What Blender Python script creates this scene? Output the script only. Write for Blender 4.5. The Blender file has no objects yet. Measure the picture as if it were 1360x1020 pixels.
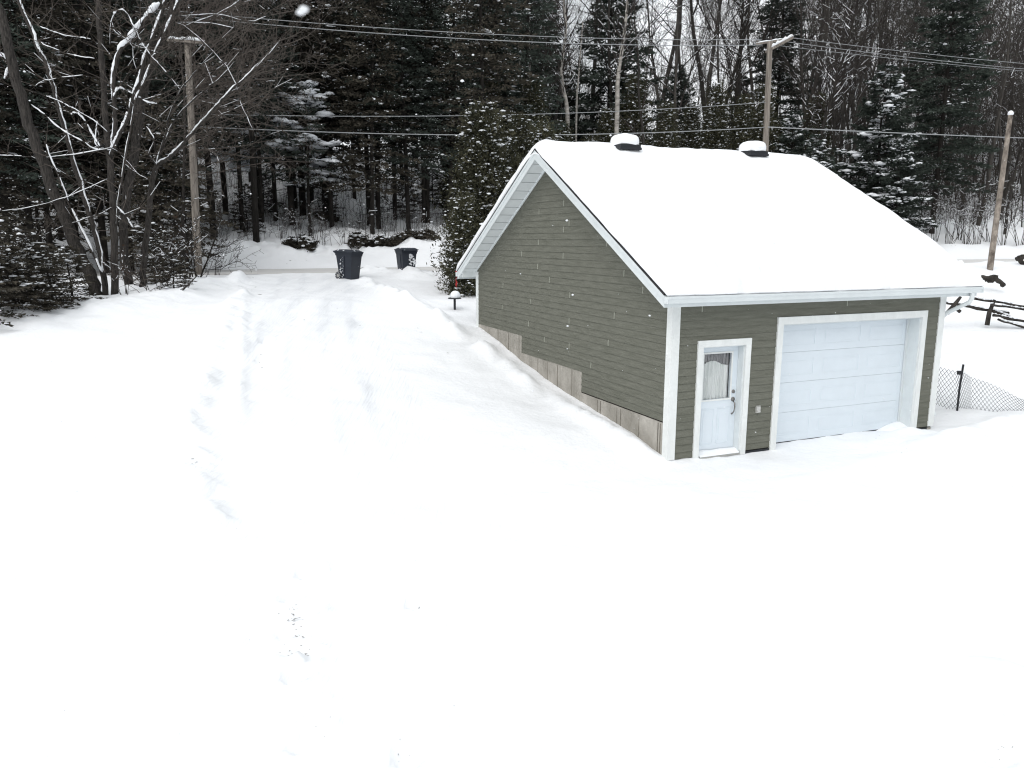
import bpy, math, random
import numpy as np
from math import sin, cos, pi, radians

bpy.context.scene.world = None
SC = bpy.context.scene
COL = SC.collection
rng = np.random.default_rng(7)
random.seed(7)

# ------------------------------------------------------------------ camera model (photo is 1360 x 1020)
F, PITCH, ROLL, ZC = 1031.0, 0.1845, 0.0032, 3.72
FW = np.array([0, cos(PITCH), -sin(PITCH)]); UP = np.array([0, sin(PITCH), cos(PITCH)]); RI = np.array([1.0, 0, 0])
def ray(px, py):
    X, Y = px-680.0, py-510.0
    sx = cos(ROLL)*X + sin(ROLL)*Y; sy = -sin(ROLL)*X + cos(ROLL)*Y
    return FW + RI*sx/F - UP*sy/F
def at(px, py, Y):
    """world point on the sight line of a photo pixel at ground distance Y"""
    d = ray(px, py); return np.array([0, 0, ZC]) + d*(Y/d[1])

# ------------------------------------------------------------------ noise
def _h(i, j, s):
    n = (i*374761393 + j*668265263 + s*974634777) & 0xffffffff
    n = ((n ^ (n >> 13))*1274126177) & 0xffffffff
    return ((n ^ (n >> 16)) & 0xffff)/65535.0
def vnoise(x, y, s=0):
    x = np.asarray(x, float); y = np.asarray(y, float)
    i = np.floor(x).astype(np.int64); j = np.floor(y).astype(np.int64)
    u = x-i; v = y-j; u = u*u*(3-2*u); v = v*v*(3-2*v)
    return (_h(i, j, s)*(1-u)+_h(i+1, j, s)*u)*(1-v)+(_h(i, j+1, s)*(1-u)+_h(i+1, j+1, s)*u)*v-0.5
def fbm(x, y, s=0, o=4):
    r = 0
    for k in range(o): r = r+vnoise(x*2.03**k, y*2.03**k, s+k*7)*0.5**k
    return r
def sst(x, a, b):
    t = np.clip((x-a)/(b-a), 0, 1); return t*t*(3-2*t)

# ------------------------------------------------------------------ terrain
OX, OY, GA = 2.669, 12.861, 0.4145
CU, SU = cos(GA), sin(GA)
GW, GD = 6.44, 8.96
def roadd(x, y): return (y-36.5-0.33*x)*0.95
def hill(x, y):
    w = -(x-OX)*SU + (y-OY)*CU
    l = np.interp(w, [-30, -3, -0.3, 3.06, 6.03, 8.96, 12, 16, 20, 26], [-0.1, -0.07, -0.06, .45, .84, 1.43, 1.9, 2.15, 2.3, 2.4])
    r = np.interp(y, [0, 16, 18, 24, 29, 32, 35, 38.5, 45], [-0.1, -0.05, 0, .25, .55, 1.0, 1.75, 2.3, 2.45])
    base = l+(r-l)*sst(x+0*y, 2.5, 8.7)
    d = roadd(x, y)
    zr = 2.4+0.006*np.clip(x, -60, 60)
    z = base+(zr-base)*sst(d, -7.5, -3.2)
    fz = np.interp(d, [2.8, 3.4, 4.6, 6, 12, 25, 45, 80, 200], [0, .35, .95, 1.05, 2.4, 5.9, 9.6, 12, 14])
    rh = sst(x+0*y, 10, 45)*np.interp(d, [10, 22, 40, 60, 90, 200], [0, 1.5, 9, 21, 38, 60])
    lh = sst(-x+0*y, 10, 60)*np.interp(d, [20, 60, 200], [0, 8, 18])
    z = z+fz+rh+lh
    return z
RIDGES = []
DENTS = []
def bumps(x, y):
    d = roadd(x, y)
    z = 0*x
    for pts, amp, wid in RIDGES:
        best = np.full(np.shape(x), 1e9); 
        for (a, b) in zip(pts[:-1], pts[1:]):
            ab = b-a; L = (ab**2).sum()
            t = np.clip(((x-a[0])*ab[0]+(y-a[1])*ab[1])/L, 0, 1)
            best = np.minimum(best, np.hypot(x-a[0]-t*ab[0], y-a[1]-t*ab[1]))
        k = np.exp(-(best/wid)**2)
        z = z+amp*k*(0.75+1.0*fbm(x*1.5, y*1.5, 11, 3)+0.25*vnoise(x*7, y*7, 5))
    for (ax, ay, ra, dep) in DENTS:
        mk = (np.abs(x-ax) < .5) & (np.abs(y-ay) < .5)
        if np.any(mk): q = np.hypot(x-ax, (y-ay)*.7)/ra; z = z-np.where(mk, dep*np.exp(-q**4)-dep*.35*np.exp(-((q-1.35)/.25)**2), 0)
    off = sst(np.abs(d), 2.6, 3.6)
    z = z+off*(0.10*fbm(x*.5, y*.5, 3, 3)+0.035*fbm(x*2.6, y*2.6, 9, 3))
    far = sst(d, 3, 5)
    z = z+far*(0.55*fbm(x*.45, y*.45, 21, 4)+.24*fbm(x*2.1, y*2.1, 31, 4))
    # ploughed bank on both road edges
    z = z+0.14*np.exp(-((d+4.0)/0.8)**2)*(0.6+fbm(x*1.3, y*1.3, 4, 3)*1.6)*(1-sst(x+0*y, -12.2, -10.8)*(1-sst(x+0*y, -5.5, -4.2)))
    # keep the apron in front of the garage doors down
    w = -(x-OX)*SU+(y-OY)*CU; u = (x-OX)*CU+(y-OY)*SU
    return z
def H(x, y): return hill(np.asarray(x, float), np.asarray(y, float))+bumps(np.asarray(x, float), np.asarray(y, float))
def ground_at(px, py):
    d = ray(px, py); t = 2.0; o = np.array([0, 0, ZC])
    for _ in range(3000):
        p = o+d*t
        if p[2] < hill(p[0], p[1]): return p
        t += 0.05
    return p
def ridge(pxs, amp, wid): RIDGES.append(([ground_at(*p)[:2] for p in pxs], amp, wid))
ridge([(318, 372), (318, 400), (300, 430), (282, 470), (266, 520), (252, 570), (262, 625), (275, 700)], .21, .28)
ridge([(326, 392), (322, 440), (318, 500), (316, 570)], .10, .12)
ridge([(215, 392), (262, 380), (290, 378)], .30, .85)
ridge([(-60, 428), (60, 420), (150, 406), (215, 398)], .22, .9)
ridge([(482, 374), (530, 396), (580, 424), (612, 446)], .24, .28)
ridge([(560, 368), (500, 362)], .3, .7)
ridge([(640, 462), (690, 500), (760, 548), (830, 590), (862, 612)], .16, .22)
ridge([(410, 800), (404, 880), (418, 1010)], .035, .16)
ridge([(1235, 610), (1290, 586), (1370, 560), (1440, 552)], .22, .5)
ridge([(1330, 900), (1365, 985)], .12, .25)
ridge([(1040, 640), (1140, 618), (1220, 600)], .05, .2)
ridge([(1210, 574), (1180, 590)], .05, .3)

for _p in ((388, 790), (400, 822), (386, 838), (412, 812), (402, 868), (390, 872), (396, 902), (414, 878), (410, 760), (556, 802), (262, 622), (1336, 992), (1352, 965), (1318, 1004), (345, 478), (352, 455), (1290, 610), (1260, 640), (1330, 600), (1345, 640), (420, 960), (408, 985), (545, 1005)):
    _g = ground_at(*_p); DENTS.append((_g[0], _g[1], random.uniform(.09, .15), random.uniform(.06, .11)))

# ------------------------------------------------------------------ mesh buffer
class MB:
    def __init__(s): s.V = []; s.F = []; s.M = []; s.n = 0
    def add(s, V, Fc, m=0):
        V = np.asarray(V, float).reshape(-1, 3)
        for f in Fc: s.F.append((np.asarray(f, int)+s.n).reshape(1, -1)); s.M.append(np.full(1, m))
        s.V.append(V); s.n += len(V)
    def addn(s, V, Fc, m=0):
        V = np.asarray(V, float).reshape(-1, 3); Fc = np.asarray(Fc, int)
        s.F.append(Fc+s.n); s.M.append(np.full(len(Fc), m) if np.isscalar(m) else np.asarray(m)); s.V.append(V); s.n += len(V)
    def box(s, x0, x1, y0, y1, z0, z1, m=0):
        V = [(x0,y0,z0),(x1,y0,z0),(x1,y1,z0),(x0,y1,z0),(x0,y0,z1),(x1,y0,z1),(x1,y1,z1),(x0,y1,z1)]
        s.addn(V, [(0,3,2,1),(4,5,6,7),(0,1,5,4),(1,2,6,5),(2,3,7,6),(3,0,4,7)], m)
    def hexa(s, b, t, m=0):
        s.addn(list(b)+list(t), [(0,3,2,1),(4,5,6,7),(0,1,5,4),(1,2,6,5),(2,3,7,6),(3,0,4,7)], m)
    def tube(s, pts, rad, n=8, m=0, cap=True):
        P = np.asarray(pts, float); K = len(P); rad = np.full(K, rad) if np.isscalar(rad) else np.asarray(rad, float)
        T = np.gradient(P, axis=0); T /= np.linalg.norm(T, axis=1)[:, None]+1e-9
        ref = np.array([0, 0, 1.0]) if abs(T[0][2]) < .9 else np.array([1.0, 0, 0])
        V = []
        for k in range(K):
            a = np.cross(T[k], ref); a /= np.linalg.norm(a)+1e-9; b = np.cross(T[k], a); ref = -np.cross(T[k], a) if False else ref
            for j in range(n):
                q = 2*pi*j/n; V.append(P[k]+rad[k]*(a*cos(q)+b*sin(q)))
        Fq = [(k*n+j, k*n+(j+1)%n, (k+1)*n+(j+1)%n, (k+1)*n+j) for k in range(K-1) for j in range(n)]
        base = s.n; s.addn(V, Fq, m)
        if cap:
            s.F.append(np.array([[base+j for j in range(n)][::-1]])); s.M.append(np.full(1, m))
            s.F.append(np.array([[base+(K-1)*n+j for j in range(n)]])); s.M.append(np.full(1, m))
    def lathe(s, prof, c=(0, 0, 0), n=20, m=0, ax='z'):
        V = []
        for (r, z) in prof:
            for j in range(n):
                q = 2*pi*j/n; p = (r*cos(q), r*sin(q), z)
                if ax == 'y': p = (p[0], p[2], p[1])
                if ax == 'x': p = (p[2], p[0], p[1])
                V.append((p[0]+c[0], p[1]+c[1], p[2]+c[2]))
        s.addn(V, [(k*n+j, k*n+(j+1)%n, (k+1)*n+(j+1)%n, (k+1)*n+j) for k in range(len(prof)-1) for j in range(n)], m)
    def prisms(s, P0, P1, R0, R1, n=3, m=0):
        P0 = np.asarray(P0, float).reshape(-1, 3); P1 = np.asarray(P1, float).reshape(-1, 3)
        N = len(P0)
        if not N: return
        R0 = np.broadcast_to(R0, N); R1 = np.broadcast_to(R1, N)
        T = P1-P0; T = T/(np.linalg.norm(T, axis=1)[:, None]+1e-9)
        ref = np.where(np.abs(T[:, 2:3]) < .9, np.array([[0, 0, 1.]]), np.array([[1., 0, 0]]))
        A = np.cross(T, ref); A /= np.linalg.norm(A, axis=1)[:, None]+1e-9; B = np.cross(T, A)
        V = np.empty((N, 2*n, 3))
        for j in range(n):
            q = 2*pi*j/n; D = A*cos(q)+B*sin(q)
            V[:, j] = P0+D*R0[:, None]; V[:, n+j] = P1+D*R1[:, None]
        f = np.array([(j, (j+1) % n, n+(j+1) % n, n+j) for j in range(n)])
        s.addn(V.reshape(-1, 3), (f[None]+(np.arange(N)*2*n)[:, None, None]).reshape(-1, 4), m)
    def quads(s, C, A, B, m=0):
        """C centre, A half length vector, B half width vector; tapered leaf quads"""
        C = np.asarray(C); V = np.stack([C-A-B*.6, C-A+B*.6, C+A*.55+B, C+A+B*.05-B*.0, ], 1)
        V = np.stack([C-A, C+B, C+A, C-B], 1)
        N = len(C); s.addn(V.reshape(-1, 3), np.arange(4*N).reshape(-1, 4), m)
    def blobs(s, C, S, m=0):
        """flattened octahedra (clumps of snow), S = (N,3) radii"""
        C = np.asarray(C, float); N = len(C)
        if not N: return
        o = np.array([(1,0,0),(0,1,0),(-1,0,0),(0,-1,0),(0,0,1),(0,0,-.5),(.6,.6,.65),(-.6,.6,.65),(-.6,-.6,.65),(.6,-.6,.65)], float)
        a = rng.random(N)*2*pi; ca, sa = np.cos(a)[:, None], np.sin(a)[:, None]
        q = o[None]*S[:, None, :]
        x = q[..., 0]*ca-q[..., 1]*sa; y = q[..., 0]*sa+q[..., 1]*ca
        V = np.stack([x, y, q[..., 2]], 2)+C[:, None, :]
        f = np.array([(0,6,4,9),(1,7,4,6),(2,8,4,7),(3,9,4,8)])
        g = np.array([(0,1,6),(1,2,7),(2,3,8),(3,0,9),(1,0,5),(2,1,5),(3,2,5),(0,3,5)])
        b = (np.arange(N)*10)[:, None, None]
        n0 = s.n
        s.addn(V.reshape(-1, 3), (f[None]+b).reshape(-1, 4), m)
        s.F.append((g[None]+b).reshape(-1, 3)+n0); s.M.append(np.full(len(g)*N, m))
    def build(s, name, mats, parent=None, smooth=False, label=None):
        me = bpy.data.meshes.new(name)
        V = np.concatenate(s.V); me.vertices.add(len(V)); me.vertices.foreach_set('co', V.ravel())
        tot = np.concatenate([np.full(len(f), f.shape[1]) for f in s.F]); idx = np.concatenate([f.ravel() for f in s.F])
        me.loops.add(len(idx)); me.loops.foreach_set('vertex_index', idx.astype(np.int32))
        me.polygons.add(len(tot)); st = np.concatenate([[0], np.cumsum(tot)[:-1]])
        me.polygons.foreach_set('loop_start', st.astype(np.int32)); me.polygons.foreach_set('loop_total', tot.astype(np.int32))
        me.polygons.foreach_set('material_index', np.concatenate(s.M).astype(np.int32))
        me.polygons.foreach_set('use_smooth', np.full(len(tot), bool(smooth)))
        for mt in (mats if isinstance(mats, (list, tuple)) else [mats]): me.materials.append(mt)
        me.update(calc_edges=True); me.validate()
        o = bpy.data.objects.new(name, me); COL.objects.link(o)
        if parent: o.parent = parent
        if label: o['label'] = label
        if name in ('snow_load', 'stuck_snow', 'rail_snow', 'leaves'): o['kind'] = 'stuff'
        return o
def empty(name, loc, label, cat, rz=0, group=None):
    o = bpy.data.objects.new(name, None); COL.objects.link(o); o.location = loc; o.rotation_euler = (0, 0, rz)
    o.empty_display_size = .3
    return tag(o, label, cat, group)
def tag(o, label, cat, group=None, kind=None):
    if label: o['label'] = label
    if cat: o['category'] = cat
    if group: o['group'] = group
    if kind: o['kind'] = kind
    return o

# ------------------------------------------------------------------ materials
def mat(name, col, rough=.8, noise=0, nscale=5, bump=0, bscale=20, metal=0, rand=0, stretch=None, coord='Object', col2=None, spec=.3, alpha=None):
    m = bpy.data.materials.new(name); m.use_nodes = True; nt = m.node_tree; nd = nt.nodes; b = nd['Principled BSDF']
    b.inputs['Roughness'].default_value = rough; b.inputs['Metallic'].default_value = metal
    b.inputs['Specular IOR Level'].default_value = spec
    b.inputs['Base Color'].default_value = (*col, 1)
    tc = nd.new('ShaderNodeTexCoord'); mp = nd.new('ShaderNodeMapping'); nt.links.new(tc.outputs[coord], mp.inputs[0])
    if stretch: mp.inputs['Scale'].default_value = stretch
    out = None
    if noise or col2:
        n = nd.new('ShaderNodeTexNoise'); n.inputs['Scale'].default_value = nscale; n.inputs['Detail'].default_value = 6
        n.inputs['Roughness'].default_value = .65
        nt.links.new(mp.outputs[0], n.inputs['Vector'])
        r = nd.new('ShaderNodeValToRGB'); r.color_ramp.elements[0].position = .32; r.color_ramp.elements[1].position = .68
        c2 = col2 or tuple(min(1, c*(1+noise)) for c in col); c1 = col if col2 else tuple(c*(1-noise) for c in col)
        r.color_ramp.elements[0].color = (*c1, 1); r.color_ramp.elements[1].color = (*c2, 1)
        nt.links.new(n.outputs['Fac'], r.inputs[0]); out = r.outputs[0]
    if rand:
        oi = nd.new('ShaderNodeObjectInfo'); mr = nd.new('ShaderNodeMapRange'); mr.inputs[3].default_value = 1-rand; mr.inputs[4].default_value = 1+rand
        nt.links.new(oi.outputs['Random'], mr.inputs[0])
        hs = nd.new('ShaderNodeHueSaturation'); nt.links.new(mr.outputs[0], hs.inputs['Value'])
        if out: nt.links.new(out, hs.inputs['Color'])
        else: hs.inputs['Color'].default_value = (*col, 1)
        out = hs.outputs[0]
    if out: nt.links.new(out, b.inputs['Base Color'])
    if bump:
        n2 = nd.new('ShaderNodeTexNoise'); n2.inputs['Scale'].default_value = bscale; n2.inputs['Detail'].default_value = 5
        nt.links.new(mp.outputs[0], n2.inputs['Vector'])
        bp = nd.new('ShaderNodeBump'); bp.inputs['Strength'].default_value = bump; bp.inputs['Distance'].default_value = .05
        nt.links.new(n2.outputs['Fac'], bp.inputs['Height']); nt.links.new(bp.outputs[0], b.inputs['Normal'])
    return m
M = {}
M['snow'] = mat('snow', (.86, .87, .89), .7, bump=.35, bscale=9, coord='Object', spec=.2)
M['snow_s'] = mat('snow_clump', (.84, .86, .89), .8, spec=.1)
M['road'] = mat('packed_snow_road', (.52, .50, .48), .7, nscale=1.2, stretch=(.12, 2.4, 1), col2=(.76, .76, .76), bump=.2, bscale=6)
M['siding'] = mat('olive_siding', (.120, .123, .099), .75, nscale=2.2, stretch=(1, 1, 9), col2=(.168, .169, .141), bump=.25, bscale=14, spec=.2)
M['caulk'] = mat('caulk', (.34, .35, .30), .7)
M['trim'] = mat('white_trim', (.74, .76, .75), .5, noise=.06, nscale=6, stretch=(1, 1, .5), bump=.05, bscale=30)
M['alu'] = mat('white_aluminium', (.66, .70, .71), .4, noise=.05, nscale=3, spec=.5)
M['soffit'] = mat('soffit', (.74, .78, .79), .5, noise=.05, nscale=3)
M['groove'] = mat('groove', (.34, .37, .38), .7)
M['door'] = mat('door_paint', (.68, .74, .79), .4, noise=.025, nscale=2, spec=.5)
M['concrete'] = mat('concrete', (.25, .235, .205), .9, nscale=2.2, stretch=(1, 1, .6), col2=(.45, .425, .385), bump=.4, bscale=18)
M['conc_line'] = mat('concrete_form_line', (.19, .175, .15), .9, noise=.3, nscale=9)
M['black'] = mat('black_plastic', (.014, .016, .02), .5, spec=.4)
M['shingle'] = mat('shingle', (.03, .03, .032), .9, noise=.3, nscale=30)
M['glass'] = mat('glass', (.05, .055, .06), .08, spec=.6)
M['curtain'] = mat('curtain', (.62, .66, .65), .8, nscale=3, col2=(.85, .88, .87), stretch=(6, 1, .6))
M['nickel'] = mat('nickel', (.22, .21, .20), .35, metal=.8)
M['grey_plastic'] = mat('grey_plastic', (.38, .38, .36), .5)
M['bin'] = mat('bin_plastic', (.022, .027, .038), .5, noise=.15, nscale=4, spec=.4)
M['pole'] = mat('pole_wood', (.11, .095, .082), .9, nscale=3, stretch=(4, 4, .35), col2=(.33, .295, .26), bump=.4, bscale=15)
M['oldwood'] = mat('weathered_rail', (.014, .012, .011), .9, nscale=4, col2=(.06, .053, .046), bump=.4, bscale=14)
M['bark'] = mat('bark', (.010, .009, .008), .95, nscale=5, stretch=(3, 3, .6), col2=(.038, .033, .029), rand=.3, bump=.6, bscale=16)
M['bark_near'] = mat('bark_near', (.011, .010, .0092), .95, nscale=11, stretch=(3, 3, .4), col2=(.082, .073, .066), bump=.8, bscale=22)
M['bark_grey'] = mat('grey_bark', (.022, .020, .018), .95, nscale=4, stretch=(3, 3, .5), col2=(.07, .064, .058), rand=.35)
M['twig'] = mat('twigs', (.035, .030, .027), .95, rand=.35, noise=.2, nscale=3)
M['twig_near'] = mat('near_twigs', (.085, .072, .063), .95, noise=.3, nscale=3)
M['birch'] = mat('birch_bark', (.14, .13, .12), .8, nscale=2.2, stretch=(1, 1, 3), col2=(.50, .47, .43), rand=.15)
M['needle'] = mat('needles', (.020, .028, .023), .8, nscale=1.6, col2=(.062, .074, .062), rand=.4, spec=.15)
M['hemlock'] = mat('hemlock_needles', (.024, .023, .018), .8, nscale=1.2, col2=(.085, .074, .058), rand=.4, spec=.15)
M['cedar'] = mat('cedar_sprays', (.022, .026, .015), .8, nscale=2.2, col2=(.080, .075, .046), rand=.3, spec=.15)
M['brown'] = mat('dead_leaves', (.035, .02, .012), .9, noise=.5, nscale=4)
M['wire'] = mat('wire', (.30, .31, .32), .5)
M['wire_dark'] = mat('dark_wire', (.03, .03, .033), .6)
M['insul'] = mat('insulator', (.12, .10, .09), .3)
M['red'] = mat('red_cloth', (.35, .03, .03), .7)
M['net'] = mat('net', (.05, .055, .06), .6)
M['speck'] = mat('litter', (.30, .29, .28), .9)

# ------------------------------------------------------------------ world, sun, camera
W = bpy.data.worlds.new('World'); SC.world = W; W.use_nodes = True
nt = W.node_tree; nd = nt.nodes; nd.clear()
outw = nd.new('ShaderNodeOutputWorld'); add = nd.new('ShaderNodeAddShader'); nt.links.new(add.outputs[0], outw.inputs[0])
SUN_EL, SUN_AZ = radians(48), radians(-150)     # azimuth measured clockwise from +Y
sky = nd.new('ShaderNodeTexSky'); sky.sky_type = 'NISHITA'; sky.sun_disc = False; sky.sun_elevation = SUN_EL; sky.sun_rotation = SUN_AZ
sky.dust_density = 6; sky.air_density = 1.0
b1 = nd.new('ShaderNodeBackground'); b1.inputs[1].default_value = .05; nt.links.new(sky.outputs[0], b1.inputs[0])
hs = nd.new('ShaderNodeHueSaturation'); hs.inputs['Saturation'].default_value = .25; nt.links.new(sky.outputs[0], hs.inputs['Color']); nt.links.new(hs.outputs[0], b1.inputs[0])
tc = nd.new('ShaderNodeTexCoord'); sp = nd.new('ShaderNodeSeparateXYZ'); nt.links.new(tc.outputs['Generated'], sp.inputs[0])
mr = nd.new('ShaderNodeMapRange'); nt.links.new(sp.outputs[2], mr.inputs[0]); mr.inputs[3].default_value = .40; mr.inputs[4].default_value = 1.12
b2 = nd.new('ShaderNodeBackground'); b2.inputs[0].default_value = (.93, .975, 1.0, 1); nt.links.new(mr.outputs[0], b2.inputs[1])
nt.links.new(b1.outputs[0], add.inputs[0]); nt.links.new(b2.outputs[0], add.inputs[1])
sl = bpy.data.lights.new('sun', 'SUN'); sl.energy = .6; sl.angle = radians(50); sl.color = (1, .97, .93)
so = bpy.data.objects.new('sun', sl); COL.objects.link(so)
from mathutils import Vector, Matrix
sd = Vector((sin(SUN_AZ)*cos(SUN_EL), cos(SUN_AZ)*cos(SUN_EL), sin(SUN_EL)))
so.rotation_euler = sd.to_track_quat('Z', 'Y').to_euler(); so.location = (0, 0, 40)

cd = bpy.data.cameras.new('camera'); co = bpy.data.objects.new('camera', cd); COL.objects.link(co); SC.camera = co
cd.sensor_width = 36; cd.lens = 36*F/1360; cd.clip_end = 2000; cd.clip_start = .05
cd.dof.use_dof = True; cd.dof.focus_distance = 18; cd.dof.aperture_fstop = 11
co.matrix_world = Matrix.Translation((0, 0, ZC)) @ Matrix.Rotation(pi/2-PITCH, 4, 'X') @ Matrix.Rotation(ROLL, 4, 'Z')
SC.view_settings.view_transform = 'Standard'; SC.view_settings.look = 'None'; SC.view_settings.exposure = .02; SC.view_settings.gamma = 1
SC.cycles.use_denoising = True; SC.cycles.denoiser = 'OPENIMAGEDENOISE'; SC.cycles.denoising_input_passes = 'RGB_ALBEDO_NORMAL'; SC.cycles.denoising_prefilter = 'ACCURATE'; SC.cycles.filter_width = 1.15; SC.cycles.max_bounces = 8; SC.cycles.diffuse_bounces = 5
SC.cycles.use_adaptive_sampling = True; SC.cycles.adaptive_threshold = .02

# ------------------------------------------------------------------ ground sheet
def axis(lo, a, b, hi, fine, grow=1.06):
    v = list(np.arange(a, b, fine)); s = fine; x = v[-1]
    while x < hi: s *= grow; x += s; v.append(x)
    s = fine; x = a
    while x > lo: s *= grow; x -= s; v.insert(0, x)
    return np.array(v)
xs = axis(-260, -13, 16, 260, .085, 1.045); ys = np.unique(np.concatenate([axis(-60, 3.5, 12, 12.001, .05, 1.05), axis(12, 12, 37, 300, .10, 1.04)]))
X, Y = np.meshgrid(xs, ys); Z = H(X, Y)
# the ground inside the garage stays below its slab
uu = (X-OX)*CU+(Y-OY)*SU; ww = -(X-OX)*SU+(Y-OY)*CU
ins = (uu > .12) & (uu < GW-.12) & (ww > .5) & (ww < GD-.12)
Z = np.where(ins, np.minimum(Z, -.25), Z)
# small drift against the bottom of the doors' wall, scrape below the gable wall
Z = Z + .05*np.exp(-((ww+.25)/.2)**2)*((uu > 4.2) & (uu < 6.1))*np.exp(-((uu-5.5)/.45)**2)*2.2
nx, ny = len(xs), len(ys)
g = MB(); I = np.arange(nx*ny).reshape(ny, nx)
g.addn(np.stack([X, Y, Z], 2).reshape(-1, 3), np.stack([I[:-1, :-1], I[:-1, 1:], I[1:, 1:], I[1:, :-1]], 2).reshape(-1, 4))
tag(g.build('snow_ground', M['snow'], smooth=True), 'snow covered yard and hillside', None, kind='structure')
# road: packed strip laid just above the ground
r = MB(); xs2 = np.arange(-80, 110, .5); ds = np.linspace(-2.75, 2.75, 15)
XX, DD = np.meshgrid(xs2, ds); YY = DD/.95+36.5+.33*XX
ZZ = H(XX, YY)+.012
n1, n2 = len(xs2), len(ds); I = np.arange(n1*n2).reshape(n2, n1)
r.addn(np.stack([XX, YY, ZZ], 2).reshape(-1, 3), np.stack([I[:-1, :-1], I[:-1, 1:], I[1:, 1:], I[1:, :-1]], 2).reshape(-1, 4))
tag(r.build('road', M['road'], smooth=True), 'packed snow road crossing behind the yard', None, kind='structure')

# driveway: packed, faintly rutted lane from the road down towards the camera; 'wear' holds how packed the snow is
def drive_mat():
    m = mat('packed_snow_lane', (.70, .715, .745), .75, nscale=.8, stretch=(2.4, .15, 1), col2=(.86, .87, .89), bump=.4, bscale=7, spec=.2)
    nt = m.node_tree; b = nt.nodes['Principled BSDF']; src = b.inputs['Base Color'].links[0].from_socket
    a = nt.nodes.new('ShaderNodeAttribute'); a.attribute_name = 'wear'; mx = nt.nodes.new('ShaderNodeMix'); mx.data_type = 'RGBA'
    nt.links.new(a.outputs['Fac'], mx.inputs['Factor']); mx.inputs['A'].default_value = (.86, .87, .89, 1); nt.links.new(src, mx.inputs['B']); nt.links.new(mx.outputs['Result'], b.inputs['Base Color']); return m
M['drive'] = drive_mat()
cl = np.array([ground_at(*p)[:2] for p in ((415, 364), (408, 400), (404, 450), (410, 520), (430, 640), (470, 800), (500, 1130))])
dv = MB(); yy = np.concatenate([np.arange(cl[-1, 1]+.1, 12, .05), np.arange(12, 31.3, .10)]); cx_ = np.interp(yy, cl[::-1, 1], cl[::-1, 0]); tt = np.linspace(-1, 1, 60)
T_, Y_ = np.meshgrid(tt, yy); X_ = cx_[:, None]+T_*(2.15+.25*fbm(Y_*.7, T_*0+3, 4, 3))
Z_ = H(X_, Y_)+.012-.010*sst(np.abs(T_), .8, 1)
for c0 in (-.52, -.18, .22, .55): Z_ = Z_+.012*np.exp(-((T_-c0-.04*np.sin(Y_*.3))/.06)**2)*(1+fbm(X_*3, Y_*1.2, 8, 2))
I = np.arange(T_.size).reshape(T_.shape); dv.addn(np.stack([X_, Y_, Z_], 2).reshape(-1, 3), np.stack([I[:-1, :-1], I[:-1, 1:], I[1:, 1:], I[1:, :-1]], 2).reshape(-1, 4))
do = dv.build('driveway', M['drive'], smooth=True); tag(do, 'packed snow driveway leading up to the road', None, kind='structure')
wr = (1-sst(np.abs(T_), .45, .98))*sst(Y_, 6, 24)*np.clip(.75+1.2*fbm(X_*.5, Y_*.22, 61, 3), 0, 1)
rut = sum(np.exp(-((T_-c0-.04*np.sin(Y_*.3))/.055)**2) for c0 in (-.52, -.18, .22, .55)); wr = np.clip(wr*(.65+1.3*rut), 0, 1.2)
at_ = do.data.attributes.new('wear', 'FLOAT', 'POINT'); at_.data.foreach_set('value', wr.ravel().astype(np.float32))

# ------------------------------------------------------------------ garage (local frame: u along the front, v to the back, z up)
G = empty('garage', (OX, OY, 0), 'olive green clapboard garage with a snow covered gable roof', 'garage', GA)
S = .557; OE, OB = .36, .44
def ztop(w): return 2.834+S*(np.minimum(w, GD-w)+.444)     # top of roof deck
DK = .16                                                  # vertical depth deck top -> rafters' underside
def rows(mb, mp, width_fn, zlo_fn, ztopmax, openings, seg):
    pitch = .1335; z = -.02
    k = 0
    while z < ztopmax:
        z1 = z+pitch
        segs = []
        brk = sorted(set([seg[0], seg[1]]+[o[0] for o in openings]+[o[1] for o in openings]+list(zlo_fn.keys() if isinstance(zlo_fn, dict) else [])))
        for a, b in zip(brk[:-1], brk[1:]):
            mid = (a+b)/2; ok = True
            for o in openings:
                if o[0] <= mid <= o[1] and z1 <= o[2]+1e-3: ok = False
            lo = 0
            if isinstance(zlo_fn, dict):
                keys = sorted(zlo_fn); lo = zlo_fn[[q for q in keys if q <= a+1e-6][-1]]
            if z+.06 < lo: ok = False
            if ok: segs.append((a, b, max(z, lo)))
        for a, b, zb in segs:
            a0, b0 = width_fn(zb); a1, b1 = width_fn(z1)
            A0, B0 = max(a, a0), min(b, b0); A1, B1 = max(a, a1), min(b, b1)
            if B0-A0 < .01: continue
            if B1 < A1: A1 = B1 = (A1+B1)/2
            V = [mp(A0, .020, zb), mp(B0, .020, zb), mp(B1, .007, z1), mp(A1, .007, z1), mp(A0, 0, zb), mp(B0, 0, zb)]
            mb.addn(V, [(0, 1, 2, 3), (4, 5, 1, 0)])
        z = z1; k += 1
    return
full = lambda lo, hi: (lambda z: (lo, hi))
def gablew(z):
    lim = (z-(2.834-DK+S*.444))/S
    return (max(0, lim), min(GD, GD-lim)) if lim > 0 else (0, GD)
def unproj_gable(px, py):
    d = ray(px, py); n = np.array([CU, SU, 0.]); o = np.array([OX, OY, 0.]); c = np.array([0, 0, ZC])
    t = ((o-c)@n)/(d@n); p = c+d*t-o; return (-p[0]*SU+p[1]*CU, p[2])
def unproj_front(px, py):
    d = ray(px, py); n = np.array([-SU, CU, 0.]); o = np.array([OX, OY, 0.]); c = np.array([0, 0, ZC])
    t = ((o-c)@n)/(d@n); p = c+d*t-o; return (p[0]*CU+p[1]*SU, p[2])
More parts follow.
